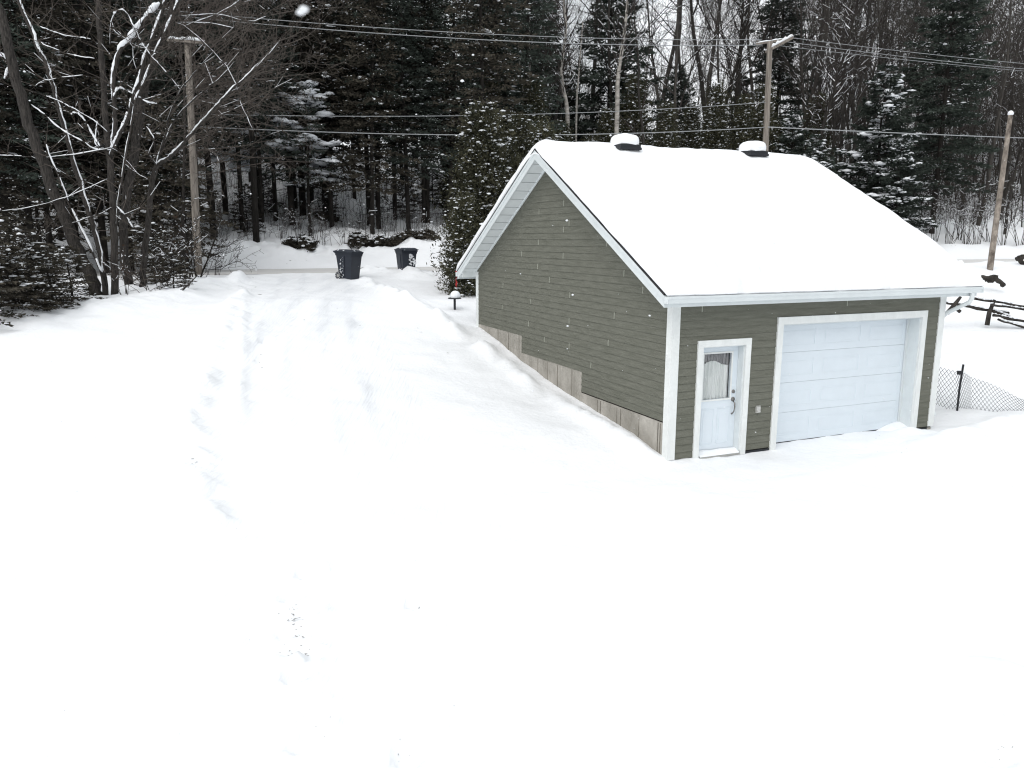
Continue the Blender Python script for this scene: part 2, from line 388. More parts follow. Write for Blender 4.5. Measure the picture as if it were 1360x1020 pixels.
# openings (outer trim): man door and overhead door
MD = (.508, 1.644, 2.036); OD = (2.215, 5.974, 2.373)
zst = {0.0: .605, 3.06: 1.056, 6.03: 1.466}
# walls
m = MB(); rows(m, lambda s, o, z: (-o, s, z), gablew, zst, 5.6, [], (0, GD))
for px, py in ((749.5, 272), (717, 284), (749.5, 308), (716, 324), (694, 337), (715, 357), (749, 342), (731, 373), (669, 382), (706, 402), (758, 392), (668, 408), (703, 428), (757, 427), (757, 460), (724, 451), (807, 324), (830, 364), (855, 386), (817, 420), (809, 455), (786, 485), (757, 300)):
    w, z = unproj_gable(px, py); k = math.floor((z+.02)/.1335); z0 = k*.1335-.02
    m.box(-.0235, -.004, w-.008, w+.008, z0+.006, z0+.127, 1)
m.build('wall', [M['siding'], M['caulk']], G, label='gable wall of olive siding above stepped concrete')
m = MB(); rows(m, lambda s, o, z: (s, -o, z), full(0, GW), None, 2.9, [MD, OD], (0, GW))
for px, py in ((931.5, 414), (1124, 406)):
    u, z = unproj_front(px, py); k = math.floor((z+.02)/.1335); z0 = k*.1335-.02
    m.box(u-.007, u+.007, -.0235, -.004, z0+.006, z0+.127, 1)
m.build('wall', [M['siding'], M['caulk']], G, label='front wall of olive siding around the two doors')
m = MB(); rows(m, lambda s, o, z: (GW+o, s, z), gablew, None, 5.6, [], (0, GD)); m.build('wall', M['siding'], G)
m = MB(); rows(m, lambda s, o, z: (s, GD+o, z), full(0, GW), None, 2.9, [], (0, GW)); m.build('wall', M['siding'], G)
# sheathing core (keeps the inside dark)
m = MB(); T = .12; zt = 2.90
m.box(.002, MD[0], .0, T, -.02, zt); m.box(MD[1], OD[0], .0, T, -.02, zt); m.box(OD[1], GW-.002, .0, T, -.02, zt)
m.box(MD[0], MD[1], .0, T, MD[2], zt); m.box(OD[0], OD[1], .0, T, OD[2], zt)
m.box(.002, T, T, GD-T, .5, zt); m.box(GW-T, GW-.002, T, GD-T, -.02, zt); m.box(.002, GW-.002, GD-T, GD-.002, -.02, zt)
for x0, x1 in ((.002, T), (GW-T, GW-.002)):
    pk = (GD/2, 2.834-DK+S*(GD/2+.444)-.02)
    V = [(x0, .05, zt), (x0, GD-.05, zt), (x0, pk[0], pk[1]), (x1, .05, zt), (x1, GD-.05, zt), (x1, pk[0], pk[1])]
    m.add(V, [(0, 1, 2), (5, 4, 3), (0, 3, 4, 1), (1, 4, 5, 2), (2, 5, 3, 0)])
m.build('framing', M['oldwood'], G)
# foundation
m = MB(); e = .012
def fbox(w0, w1, z1): m.box(-e, .10, w0, w1, -.7, z1)
m.box(-e+.001, .10, 0, 3.06, -.7, .62); m.box(-e, .10, 3.06, 6.03, -.7, 1.07); m.box(-e+.001, .10, 6.03, GD, -.7, 1.48)
m.box(.10, OD[0], -.006, .12, -.7, -.03); m.box(OD[1], GW, -.006, .12, -.7, -.03); m.box(OD[0], OD[1], -.006, .12, -.7, -.2); m.box(GW-.1, GW+.006, .12, GD, -.7, -.03); m.box(.10, GW-.1, GD-.1, GD+.006, -.7, -.03)
for px, py in ((662, 445), (676, 460), (715, 490), (728, 495), (741, 500), (760, 510), (794, 540), (798, 540), (820, 550), (825, 552), (849, 570), (874, 585), (877, 588), (690, 455), (650, 440)):
    w, z = unproj_gable(px, py); zt_ = .605 if w < 3.06 else 1.056 if w < 6.03 else 1.466
    k = random.uniform(.005, .014); m.box(-e-.004, -e+.002, w-k, w+k, -.5, zt_-.012, 1)
fnd = m.build('foundation', [M['concrete'], M['conc_line']], G)
# corner boards
cb = MB()
for (x0, sx) in ((0, -1), (GW, 1)):
    for (y0, sy, zb) in ((0, -1, .0), (GD, 1, 0.0)):
        cb = MB(); t = .034; wd = .125
        xa, xb = sorted((x0+sx*t, x0-sx*wd)); ya, yb = sorted((y0+sy*t, y0-sy*.0)); zc_ = 2.86
        cb.box(xa, xb, ya, yb, zb, zc_)
        xa, xb = sorted((x0+sx*(t-.002), x0)); ya, yb = sorted((y0, y0-sy*wd))
        cb.box(xa, xb, ya, yb, zb, zc_)
        cb.build('corner_board', M['trim'], G)
# roof deck with dark drip edge
m = MB(); ridge_w = GD/2
for s_ in (0, 1):
    def fl(w): return w if s_ == 0 else GD-w
    a, b = -OE, ridge_w
    za, zb = 2.834+S*(a+.444), 2.834+S*(b+.444)
    V = [(-OB-.012, fl(a), za-.03), (GW+OB+.012, fl(a), za-.03), (GW+OB+.012, fl(b), zb-.03), (-OB-.012, fl(b), zb-.03),
         (-OB-.012, fl(a), za), (GW+OB+.012, fl(a), za), (GW+OB+.012, fl(b), zb), (-OB-.012, fl(b), zb)]
    m.addn(V, [(0,3,2,1),(4,5,6,7),(0,1,5,4),(1,2,6,5),(2,3,7,6),(3,0,4,7)])
roof = m.build('roof', M['shingle'], G)
# rake fascia (two-step), soffits
def slope_board(mb, u0, u1, a, b, top, bot, flip, mi=0):
    fl = (lambda w: GD-w) if flip else (lambda w: w)
    zz = lambda w, off: 2.834+S*(w+.444)-off
    V = [(u0, fl(a), zz(a, bot)), (u1, fl(a), zz(a, bot)), (u1, fl(b), zz(b, bot)), (u0, fl(b), zz(b, bot)),
         (u0, fl(a), zz(a, top)), (u1, fl(a), zz(a, top)), (u1, fl(b), zz(b, top)), (u0, fl(b), zz(b, top))]
    mb.addn(V, [(0,3,2,1),(4,5,6,7),(0,1,5,4),(1,2,6,5),(2,3,7,6),(3,0,4,7)], mi)
for side in (0, 1):
    ua, ub = ((-OB, -OB+.03) if side == 0 else (GW+OB-.03, GW+OB))
    uo = (-OB-.010, -OB) if side == 0 else (GW+OB, GW+OB+.010)
    for flip in (0, 1):
        m = MB(); slope_board(m, ua, ub, -OE, ridge_w, .032, .225, flip); slope_board(m, uo[0], uo[1], -OE+.001, ridge_w, .034, .105, flip)
        m.build('fascia', M['alu'], roof)
        so_ = MB(); us = (-OB+.03, -.022) if side == 0 else (GW+.022, GW+OB-.03)
        slope_board(so_, us[0], us[1], -OE+.002, ridge_w, .185, .200, flip)
        w = -.2
        while w < ridge_w-.05:
            slope_board(so_, us[0]+.002, us[1]-.002, w, w+.014, .199, .2035, flip, 1); w += .30
        # light frieze strip against the wall
        uf = (-.05, -.021) if side == 0 else (GW+.021, GW+.05)
        slope_board(so_, uf[0], uf[1], 0, ridge_w, .2005, .225, flip)
        so_.build('soffit', [M['soffit'], M['groove']], roof)
for flip in (0, 1):
    fl = (lambda w: GD-w) if flip else (lambda w: w)
    zf = 2.834+S*(-OE+.444)
    m = MB(); ya, yb = sorted((fl(-OE-.002), fl(-OE+.025))); m.box(-OB+.031, GW+OB-.031, ya, yb, zf-.225, zf-.034); m.build('fascia', M['alu'], roof)
    m = MB(); ya, yb = sorted((fl(-OE+.026), fl(-.022))); m.box(.0, GW, ya, yb, zf-.205, zf-.19); m.build('soffit', M['soffit'], roof)
    if flip:
        for u0, u1 in ((-OB+.031, -.024), (GW+.024, GW+OB-.031)):
            m = MB(); m.box(u0, u1, GD+.022, GD+.05, zf-.165, 2.834+S*.444-.2); m.build('soffit_return', M['soffit'], roof)
    # gutter (K profile)
    m = MB(); prof = [(0, 0), (0, -.10), (-.015, -.115), (-.07, -.115), (-.085, -.06), (-.105, -.03), (-.11, 0), (-.098, 0), (-.09, -.03), (-.07, -.055), (-.06, -.10), (-.012, -.10), (-.012, 0)]
    y0, z0 = -OE-.004, zf-.045
    V = []
    for u in (-OB-.005, GW+OB+.03):
        for (dy, dz) in prof: V.append((u, fl(y0+dy), z0+dz))
    n = len(prof); m.addn(V, [(k, (k+1) % n, n+(k+1) % n, n+k) for k in range(n)])
    m.box(-OB-.012, -OB-.0055, *sorted((fl(y0-.11), fl(y0))), z0-.115, z0)
    m.box(GW+OB+.031, GW+OB+.037, *sorted((fl(y0-.11), fl(y0))), z0-.115, z0)
    gt = m.build('gutter', M['alu'], roof)
# downspout at the right end
m = MB(); ug = GW+.24; zg = 2.834+S*(-OE+.444)-.16
m.tube([(ug, -OE-.055, zg), (ug, -OE-.055, zg-.10), (ug-.02, -OE-.03, zg-.18), (GW+.10, -.02, zg-.42), (GW+.075, .06, zg-.52), (GW+.075, .08, zg-.7), (GW+.075, .08, .35), (GW+.075, .0, .2)], .042, 10)
ds_ = m.build('downspout', M['alu'], G, smooth=False)
for zb in (1.0, 2.0): m = MB(); m.box(GW+.022, GW+.122, .03, .13, zb, zb+.03); m.build('bracket', M['alu'], ds_)
# roof snow
def roofsnow():
    u0, u1 = -OB-.02, GW+OB+.03; w0, w1 = -OE-.10, GD+OE+.06
    U = np.unique(np.concatenate([np.linspace(u0, u0+.35, 14), np.linspace(u0+.35, u1-.35, 170), np.linspace(u1-.35, u1, 14)]))
    Wv = np.unique(np.concatenate([np.linspace(w0, w0+.7, 26), np.linspace(w0+.7, w1-.35, 110), np.linspace(w1-.35, w1, 14)]))
    UU, WW = np.meshgrid(U, Wv)
    q = np.minimum(WW, GD-WW); k = .25; x_ = GD/2-np.abs(WW-GD/2)
    soft = GD/2-np.sqrt((WW-GD/2)**2+k*k)+.06
    top = 2.834+S*(np.minimum(soft, 1e9)+.444)
    d = np.minimum(np.minimum(UU-u0, u1-UU), np.minimum(WW-w0, w1-WW))
    d = np.clip(d/.26, 0, 1); prof = np.sqrt(np.clip(1-(1-d)**2, 0, 1))
    eave = sst(WW, w0, w0+1.2)
    th = (.22+.07*eave)*(1+.12*fbm(UU*1.1, WW*1.1, 2, 3))+.02*fbm(UU*5, WW*5, 8, 2)+.20*np.exp(-((WW-w0-.30)/.22)**2)*fbm(UU*7, WW*7, 18, 3)*(.5+.5*sst(UU, 0, 4))+(1-eave)*.16*fbm(UU*4.2, WW*5, 77, 4)
    Zt = top+th*prof+.004
    Ub = UU+.03*fbm(WW*2.5, UU*0+3, 5, 2)*(1-d); 
    Wb = WW+.05*fbm(UU*2.8, WW*0+9, 6, 3)*(1-d)
    nU, nW = len(U), len(Wv); I = np.arange(nU*nW).reshape(nW, nU)
    mb = MB(); mb.addn(np.stack([Ub, Wb, Zt], 2).reshape(-1, 3), np.stack([I[:-1, :-1], I[:-1, 1:], I[1:, 1:], I[1:, :-1]], 2).reshape(-1, 4))
    ring = list(I[0, :])+list(I[1:, -1])+list(I[-1, -2::-1])+list(I[-2:0:-1, 0])
    P = mb.V[0][ring]; Q = P.copy(); Q[:, 2] = Q[:, 2]-.03; Q[:, 0] = np.clip(Q[:, 0], u0+.03, u1-.03); Q[:, 1] = np.clip(Q[:, 1], w0+.03, w1-.03)
    n = len(ring); mb.addn(np.concatenate([P, Q]), [(k, n+k, n+(k+1) % n, (k+1) % n) for k in range(n)])
    return mb.build('snow_cover', M['snow'], roof, smooth=True, label='thick smooth blanket of snow over the roof')
roofsnow()
# overhead door: trim, jambs, sections
zb = -.06; t = .13
m = MB(); m.box(OD[0], OD[0]+t, -.045, -.0, zb, OD[2]-t); m.box(OD[1]-t, OD[1], -.045, 0, zb, OD[2]-t); m.box(OD[0]-.0, OD[1]+.0, -.047, 0, OD[2]-t, OD[2])
m.build('door_trim', M['trim'], G)
a0, a1 = OD[0]+t, OD[1]-t; top = OD[2]-t; rec = .27
gd = MB(); sec_h = (top-(-.03))/4
for k in range(4):
    z0 = -.03+k*sec_h; z1 = z0+sec_h-.004
    gd.box(a0+.02, a1-.02, rec+.005, rec+.045, z0+.002, z1-.002)
    pw = (a1-a0-.04)/3
    # stiles and rails raised around recessed panels
    gd.box(a0+.02, a1-.02, rec, rec+.005, z0, z0+.13); gd.box(a0+.02, a1-.02, rec, rec+.005, z1-.13, z1)
    for j in range(4):
        uc = a0+.02+j*pw; gd.box(max(a0+.02, uc-.11), min(a1-.02, uc+.11), rec, rec+.005, z0+.13, z1-.13)
    for j in range(3):
        ua, ub = a0+.02+j*pw+.15, a0+.02+(j+1)*pw-.15
        gd.box(ua, ub, rec+.001, rec+.005, z0+.17, z1-.17)
og = gd.build('overhead_door', M['door'], G)
m = MB(); m.box(a0, a1, rec-.004, rec+.04, -.055, -.032); m.build('bottom_seal', M['black'], og)
m = MB()
m.box(a0-.005, a0+.018, -.001, rec+.05, zb, top); m.box(a1-.018, a1+.005, -.001, rec+.05, zb, top); m.box(a0+.0185, a1-.0185, -.001, rec+.05, top-.018, top+.005)
m.box(a1-.055, a1-.0185, rec-.03, rec-.006, zb, top-.02); m.box(a0+.0185, a0+.05, rec-.03, rec-.006, zb, top-.02); m.box(a0+.0505, a1-.0555, rec-.03, rec-.006, top-.06, top-.0185)
m.build('jamb', M['alu'], G)
# drift in the right corner of the opening
m = MB(); gx = np.linspace(a1-1.05, a1-.018, 22); gy = np.linspace(-.25, rec-.002, 14); XX, YY = np.meshgrid(gx, gy)
ZZ = -.11+.20*np.exp(-((XX-(a1-.05))/.55)**2)*sst(YY, -.25, .25)+.02*fbm(XX*6, YY*6, 3, 2)
I = np.arange(XX.size).reshape(XX.shape); m.addn(np.stack([XX, YY, ZZ], 2).reshape(-1, 3), np.stack([I[:-1, :-1], I[:-1, 1:], I[1:, 1:], I[1:, :-1]], 2).reshape(-1, 4))
m.build('snow_drift', M['snow'], G, smooth=True)
# entry door
t = .115
m = MB(); m.box(MD[0], MD[0]+t, -.045, 0, zb, MD[2]-t); m.box(MD[1]-t, MD[1], -.045, 0, zb, MD[2]-t); m.box(MD[0], MD[1], -.047, 0, MD[2]-t, MD[2])
m.build('door_trim', M['trim'], G)
a0, a1 = MD[0]+t, MD[1]-t; top = MD[2]-t; rec = .13
m = MB(); m.box(a0-.004, a0+.02, -.001, rec+.06, zb, top); m.box(a1-.02, a1+.004, -.001, rec+.06, zb, top); m.box(a0+.0205, a1-.0205, -.001, rec+.06, top-.02, top+.004)
m.build('jamb', M['alu'], G)
d0, d1 = a0+.022, a1-.022; z0, z1 = .03, top-.024
dm = MB(); wz0, wz1 = .96, 1.77; wu0, wu1 = d0+.125, d1-.145
dm.box(d0, wu0, rec, rec+.045, z0, z1); dm.box(wu1, d1, rec, rec+.045, z0, z1)
dm.box(wu0, wu1, rec, rec+.045, z0, wz0); dm.box(wu0, wu1, rec, rec+.045, wz1, z1)
# two embossed lower panels (mouldings)
for ua, ub in ((d0+.12, (d0+d1)/2-.035), ((d0+d1)/2+.035, d1-.12)):
    for (x0, x1, y0, y1) in ((ua, ub, .15, .165), (ua, ub, .785, .80), (ua, ua+.015, .165, .785), (ub-.015, ub, .165, .785)):
        dm.box(x0, x1, rec-.007, rec-.0, y0, y1)
    dm.box(ua+.045, ub-.045, rec-.005, rec, .21, .74)
ed = dm.build('entry_door', M['door'], G)
m = MB(); q = .03
m.box(wu0-q, wu0, rec-.014, rec-.0005, wz0-q, wz1+q); m.box(wu1, wu1+q, rec-.014, rec-.0005, wz0-q, wz1+q)
m.box(wu0, wu1, rec-.014, rec-.0005, wz0-q, wz0); m.box(wu0, wu1, rec-.014, rec-.0005, wz1, wz1+q)
m.build('window_frame', M['trim'], ed)
m = MB(); m.box(wu0, wu1, rec+.012, rec+.018, wz0, wz1)
gl = m.build('glass', M['glass'], ed)
b = M['glass'].node_tree.nodes['Principled BSDF']; b.inputs['Transmission Weight'].default_value = 1.0; b.inputs['Base Color'].default_value = (.95, .95, .95, 1); b.inputs['Roughness'].default_value = .02; b.inputs['IOR'].default_value = 1.12
m = MB()    # arched lace curtain: valance and two tied panels, folded
nf = 40
for k in range(nf):
    s0, s1 = k/nf, (k+1)/nf; ua, ub = wu0+.01+(wu1-wu0-.02)*s0, wu0+.01+(wu1-wu0-.02)*s1
    ya = rec+.05+.012*sin(s0*46); yb = rec+.05+.012*sin(s1*46)
    def topz(s): return wz1-.20+.07*math.sin(pi*min(1, s/.72)) - .10*max(0, s-.72)
    m.addn([(ua, ya, wz0), (ub, yb, wz0), (ub, yb, topz(s1)), (ua, ya, topz(s0))], [(0, 1, 2, 3)])
m.build('curtain', M['curtain'], ed, smooth=True)
m = MB()
for k in range(9):
    s0 = wu0+.01+(wu1-wu0)*k/9; m.addn([(s0, rec+.075, wz0), (s0+.058, rec+.071, wz0), (s0+.056, rec+.071, wz1), (s0, rec+.075, wz1)], [(0, 1, 2, 3)])
m.build('sheer_curtain', mat('sheer', (.40, .40, .41), .8, nscale=5, col2=(.22, .22, .23), stretch=(8, 1, .4)), ed)
m = MB(); m.lathe([(0, -.02), (.030, -.018), (.034, -.004), (.034, 0)], (d1-.065, rec, 1.07), 16, ax='y'); m.build('deadbolt', M['nickel'], ed, smooth=True)
m = MB(); hx = d1-.065
m.lathe([(0, -.022), (.034, -.02), (.042, -.004), (.042, 0)], (hx, rec, .93), 16, ax='y')
m.tube([(hx, rec-.015, .90), (hx+.004, rec-.05, .87), (hx+.004, rec-.06, .80), (hx-.004, rec-.055, .72), (hx-.010, rec-.02, .67), (hx-.01, rec-.002, .665)], [.011, .012, .012, .011, .012, .018], 8)
m.build('handle', M['nickel'], ed, smooth=True)
m = MB(); m.box(a0+.021, a1-.021, rec-.01, rec+.06, -.03, .022); m.build('threshold', M['grey_plastic'], ed)
m = MB(); gx = np.linspace(a0+.021, a1-.021, 16); gy = np.linspace(-.055, rec-.011, 8); XX, YY = np.meshgrid(gx, gy)
ZZ = .0+.05*sst(YY, -.06, .1)+.02*fbm(XX*6, YY*6, 3, 2); ZZ[0] = -.015
I = np.arange(XX.size).reshape(XX.shape); m.addn(np.stack([XX, YY, ZZ], 2).reshape(-1, 3), np.stack([I[:-1, :-1], I[:-1, 1:], I[1:, 1:], I[1:, :-1]], 2).reshape(-1, 4))
m.build('sill_snow', M['snow'], G, smooth=True)
m = MB(); m.box(a0+.0215, a1-.0215, -.05, rec-.012, -.05, -.02); m.build('sill', M['grey_plastic'], G)
for xa, xb in ((.13, MD[0]-.001), (MD[1]+.001, OD[0]-.001), (OD[1]+.001, GW-.13)): m = MB(); m.box(xa, xb, -.021, .0, -.075, -.022); m.build('starter_strip', M['black'], G)
# outdoor outlet
u, z = unproj_front(1005, 543)
m = MB(); m.box(u-.045, u+.045, -.045, -.008, z-.065, z+.065); ob_ = m.build('outlet_box', M['grey_plastic'], G)
m = MB(); m.box(u-.040, u+.040, -.055, -.0455, z-.06, z+.045); m.box(u-.03, u+.03, -.07, -.0555, z-.05, z-.02); m.build('cover', mat('cover', (.5, .5, .48), .5), ob_)
# roof vents with snow caps
for px in (829, 998):
    # intersect sight line with the front slope near the ridge
    d = ray(px, 213 if px < 900 else 220); n = np.array([SU*S*1.0, -CU*S, 1.0]); o = np.array([OX, OY, 2.834+S*.444]); c = np.array([0, 0, ZC])
    tt = ((o-c)@n)/(d@n); p = c+d*tt-o; u = p[0]*CU+p[1]*SU; w = -p[0]*SU+p[1]*CU; zs = 2.834+S*(w+.444)
    m = MB(); s_ = .20; zt_ = zs+.25
    m.hexa([(u-s_*.8, w-s_*.8, zs-.2), (u+s_*.8, w-s_*.8, zs-.2), (u+s_*.8, w+s_*.8, zs-.0), (u-s_*.8, w+s_*.8, zs-.0)], [(u-s_*.8, w-s_*.8, zt_), (u+s_*.8, w-s_*.8, zt_), (u+s_*.8, w+s_*.8, zt_), (u-s_*.8, w+s_*.8, zt_)])
    m.build('vent', M['black'], roof)
    vt = COL.objects[-1]
    m = MB(); m.box(u-.25, u+.25, w-.25, w+.25, zt_+.001, zt_+.06); m.box(u-.265, u+.265, w-.265, w+.265, zt_-.05, zt_+.0); m.build('vent_hood', M['black'], vt)
    m = MB(); nn = 28; V = []; Fc = []
    rings = [(1.0, 0), (1.04, .05), (1.03, .11), (.97, .16), (.82, .20), (.5, .225), (.16, .235)]
    for (rr, hh) in rings:
        for j in range(nn):
            q = 2*pi*j/nn; k = (abs(cos(q))**3.2+abs(sin(q))**3.2)**(-1/3.2)
            V.append((u+.262*rr*k*cos(q), w+.262*rr*k*sin(q), zt_+.061+hh+.01*sin(3*q+u)))
    for k in range(len(rings)-1):
        for j in range(nn): Fc.append((k*nn+j, k*nn+(j+1) % nn, (k+1)*nn+(j+1) % nn, (k+1)*nn+j))
    m.addn(V, Fc); m.add([V[(len(rings)-1)*nn+j] for j in range(nn)], [list(range(nn))]); m.build('snow_cap', M['snow'], vt, smooth=True)

# ------------------------------------------------------------------ wheeled bins
def bin_(px, py, Y, rz, sink, label, tilt=0, sn=1):
    p = at(px, py, Y); z = float(H(p[0], Y))-sink
    o = empty('wheeled_bin', (p[0], Y, z), label, 'bin', rz, 'wheeled bins by the road'); o.rotation_euler = (0, tilt, rz)
    def fr(mb, l0, w0, l1, w1, z0, z1, c0=0, c1=0):
        mb.hexa([(c0-l0/2, -w0/2, z0), (c0+l0/2, -w0/2, z0), (c0+l0/2, w0/2, z0), (c0-l0/2, w0/2, z0)], [(c1-l1/2, -w1/2, z1), (c1+l1/2, -w1/2, z1), (c1+l1/2, w1/2, z1), (c1-l1/2, w1/2, z1)])
    m = MB(); fr(m, .52, .46, .74, .58, .03, .95, .03, 0); fr(m, .80, .64, .80, .64, .93, .985); fr(m, .76, .60, .76, .60, .86, .93)
    for yy in (-1, 1): m.hexa([(-.10, yy*.235, .12), (.02, yy*.235, .12), (.02, yy*.255, .12), (-.10, yy*.255, .12)], [(-.12, yy*.285, .86), (.04, yy*.285, .86), (.04, yy*.305, .86), (-.12, yy*.305, .86)])
    body = m.build('body', M['bin'], o)
    m = MB(); fr(m, .84, .68, .84, .68, .987, 1.02, -.02, -.02); fr(m, .80, .62, .60, .46, 1.02, 1.075, -.02, -.02)
    lid = m.build('lid', M['bin'], o)
    m = MB(); m.tube([(-.40, -.26, .95), (-.50, -.26, .985), (-.50, .26, .985), (-.40, .26, .95)], .018, 8); m.build('handle', M['bin'], o)
    for yy in (-.27, .27):
        m = MB(); m.lathe([(.03, -.03), (.12, -.03), (.14, -.02), (.14, .02), (.12, .03), (.03, .03)], (-.25, yy, .14), 18, ax='y'); wh = m.build('wheel', M['black'], o, smooth=False)
        m = MB(); m.lathe([(0, -.033), (.06, -.033), (.06, .033), (0, .033)], (-.25, yy, .14), 12, ax='y'); m.build('hub', M['grey_plastic'], wh)
    m = MB(); m.tube([(-.25, -.25, .14), (-.25, .25, .14)], .014, 6); m.build('axle', M['nickel'], o)
    # snow stuck on the side and lid
    m = MB(); C = []; Sx = []
    for k in range(26):
        h = random.uniform(.1, .8); lx = random.uniform(-.18, -.02) if sn == 1 else random.uniform(-.0, .30)
        yy = -(.23+.06*h/.95)-.012
        if sn == 2:
            h = random.uniform(.42, .84); t_ = h/.95; C.append((.03*(1-t_)-(.26+.11*t_)-.004, random.uniform(-.24, -.02)*(1 if h < .7 else .6), h)); Sx.append((.014, random.uniform(.03, .07), random.uniform(.03, .06))); continue
        C.append((lx, yy, h if sn == 1 else h*.9)); Sx.append((random.uniform(.01, .035)*(1 if sn == 1 else 2.1), .012, random.uniform(.02, .06)*(1 if sn == 1 else 1.4)))
    for k in range(14):
        C.append((random.uniform(-.4, .3), random.uniform(-.3, .3), 1.045 if sn == 1 else 1.06)); Sx.append((random.uniform(.05, .14), random.uniform(.05, .12), random.uniform(.015, .04)))
    if sn == 1:
        for a in range(10): q = a*.63; C.append((-.25+.1*cos(q), -.31, .14+.1*sin(q))); Sx.append((.02, .01, .02))
    keep = rng; 
    V0 = MB(); C = np.array(C); Sx = np.array(Sx)
    oo = np.array([(1,0,0),(0,1,0),(-1,0,0),(0,-1,0),(0,0,1),(0,0,-1)], float)
    for c_, s_ in zip(C, Sx): V0.addn(c_+oo*s_, [(0,1,4),(1,2,4),(2,3,4),(3,0,4),(1,0,5),(2,1,5),(3,2,5),(0,3,5)])
    V0.build('stuck_snow', M['snow_s'], o, smooth=True)
    return o
bin_(463, 368, 28.6, radians(-28), .03, 'dark wheeled bin with its wheel showing, on the snow at the driveway mouth', radians(3), 1)
bin_(540, 362, 30.2, radians(118), .42, 'dark wheeled bin half sunk in the snowbank, white snow caked on its side', 0, 2)

# ------------------------------------------------------------------ utility poles and wires
def pole(name, base, top, r0, r1, label, mats='pole', mossy=False):
    o = empty(name, tuple(base), label, 'utility pole', 0)
    m = MB(); n = 12; P = [np.array(top)*k/n-np.array(base)*k/n for k in range(n+1)]; P[0] = np.array([0, 0, -.4])
    m.tube(P, list(np.linspace(r0, r1, n+1)), 12); m.build('shaft', M[mats], o, smooth=True)
    return o
lt = at(249, 55, 30.2); lb = at(263, 352, 30.2)
P1 = pole('utility_pole', lb, lt, .15, .115, 'weathered utility pole behind the bare branches on the left, with a small snowy crossarm')
def arm(parent, base, c, dirv, L, h=.11, snow=.12, name='crossarm', ins=3, z=0):
    c = np.array(c)-np.array(base); dirv = np.array(dirv, float); dirv /= np.linalg.norm(dirv); nrm = np.array([-dirv[1], dirv[0], 0])
    nrm /= np.linalg.norm(nrm)
    m = MB(); a = c-dirv*L/2; b = c+dirv*L/2; e = nrm*h/2; up = np.array([0, 0, h/2])
    m.hexa([a-e-up, b-e-up, b+e-up, a+e-up], [a-e+up, b-e+up, b+e+up, a+e+up]); am = m.build(name, M['pole'], parent)
    for k in range(ins):
        m = MB(); q = a+(b-a)*(.04+.92*k/(ins-1)); m.lathe([(.012, 0), (.05, .03), (.055, .07), (.035, .11), (.03, .15), (0, .17)], tuple(q+up), 10); m.build('insulator', M['insul'], am, smooth=True)
    m = MB(); K = 14; V = []
    for k in range(K+1):
        q = a+(b-a)*k/K; hh = snow*(.5+.7*random.random())*(math.sin(pi*(k+.4)/(K+.8))**.4)
        V += [q+up-e*1.1, q+up+e*1.1, q+up+e*.5+np.array([0, 0, hh]), q+up-e*.5+np.array([0, 0, hh])]
    m.addn(V, [(4*k+j, 4*k+(j+1) % 4, 4*k+4+(j+1) % 4, 4*k+4+j) for k in range(K) for j in range(4)]); m.build('arm_snow', M['snow_s'], am, smooth=True)
    return am
arm(P1, lb, lt+np.array([0, -.14, -.03]), (1, .33, 0), 1.3, .09, .14, ins=2)
ct = at(1022, 64, 46.0); cbp = at(1016.5, 200, 46.0); k_ = (hill(cbp[0], 46.0)-.3-ct[2])/(cbp[2]-ct[2]); cb0 = ct+(cbp-ct)*float(k_)
P2 = pole('utility_pole', cb0, ct+np.array([0, 0, .35]), .20, .15, 'grey utility pole rising behind the garage roof ridge with slanting crossarms')
arm(P2, cb0, (at(1019, 68, 45.6)+at(1051, 51, 45.6))/2, at(1051, 51, 45.2)-at(1019, 68, 46.2), 1.65, .12, .22, ins=3)
arm(P2, cb0, (at(1008, 58, 46.3)+at(1040, 53, 46.3))/2, at(1040, 53, 46.3)-at(1008, 58, 46.3), 1.7, .1, .08, ins=3)
rt = at(1342, 153, 38.0); rb = at(1315, 355, 38.0)
M['mottled'] = mat('mottled_pole', (.075, .06, .05), .9, nscale=1.6, stretch=(2, 2, 1.3), col2=(.40, .35, .30), bump=.4, bscale=15)
P3 = pole('utility_pole', rb, rt, .14, .10, 'slim leaning pole without wires on the right, mottled wood with a snowy tip', 'mottled')
m = MB(); m.lathe([(.10, 0), (.13, .05), (.11, .14), (.05, .2), (0, .21)], tuple(rt-rb), 12); m.build('snow_cap', M['snow_s'], P3, smooth=True)
def plane_at(px, py, off=0):
    d = ray(px, py); k = (41+off)/(d[1]-.33*d[0]); return np.array([0, 0, ZC])+d*k
def wire(pts, rad, label, mt='wire', off=0, planar=True):
    K = np.array([plane_at(px, py, off) for px, py in pts]); 
    # smooth resample (quadratic through chord parameter)
    t = np.concatenate([[0], np.cumsum(np.linalg.norm(np.diff(K[:, :2], axis=0), axis=1))]); tt = np.linspace(0, t[-1], 60)
    zc = np.polyfit(t, K[:, 2], 2 if len(pts) > 2 else 1); P = np.stack([np.interp(tt, t, K[:, 0]), np.interp(tt, t, K[:, 1]), np.polyval(zc, tt)], 1)
    m = MB(); m.tube(P, rad, 5); o = m.build('power_line', M[mt], smooth=True)
    tag(o, label, 'power line', 'power lines along the road'); return o
wire([(150, 6), (331, 23.5), (560, 41), (760, 50), (900, 51.5), (1010, 53)], .017, 'upper of the two top power lines running left from the pole behind the garage')
wire([(150, 12), (331, 30.6), (560, 48.5), (760, 57.6), (900, 60), (1012, 60)], .02, 'lower of the two top power lines running left from the pole behind the garage')
wire([(120, 148), (400, 152), (640, 153), (780, 151), (900, 144), (1019, 135)], .016, 'telephone cable crossing the woods just above the roof ridge, the higher one', off=.2)
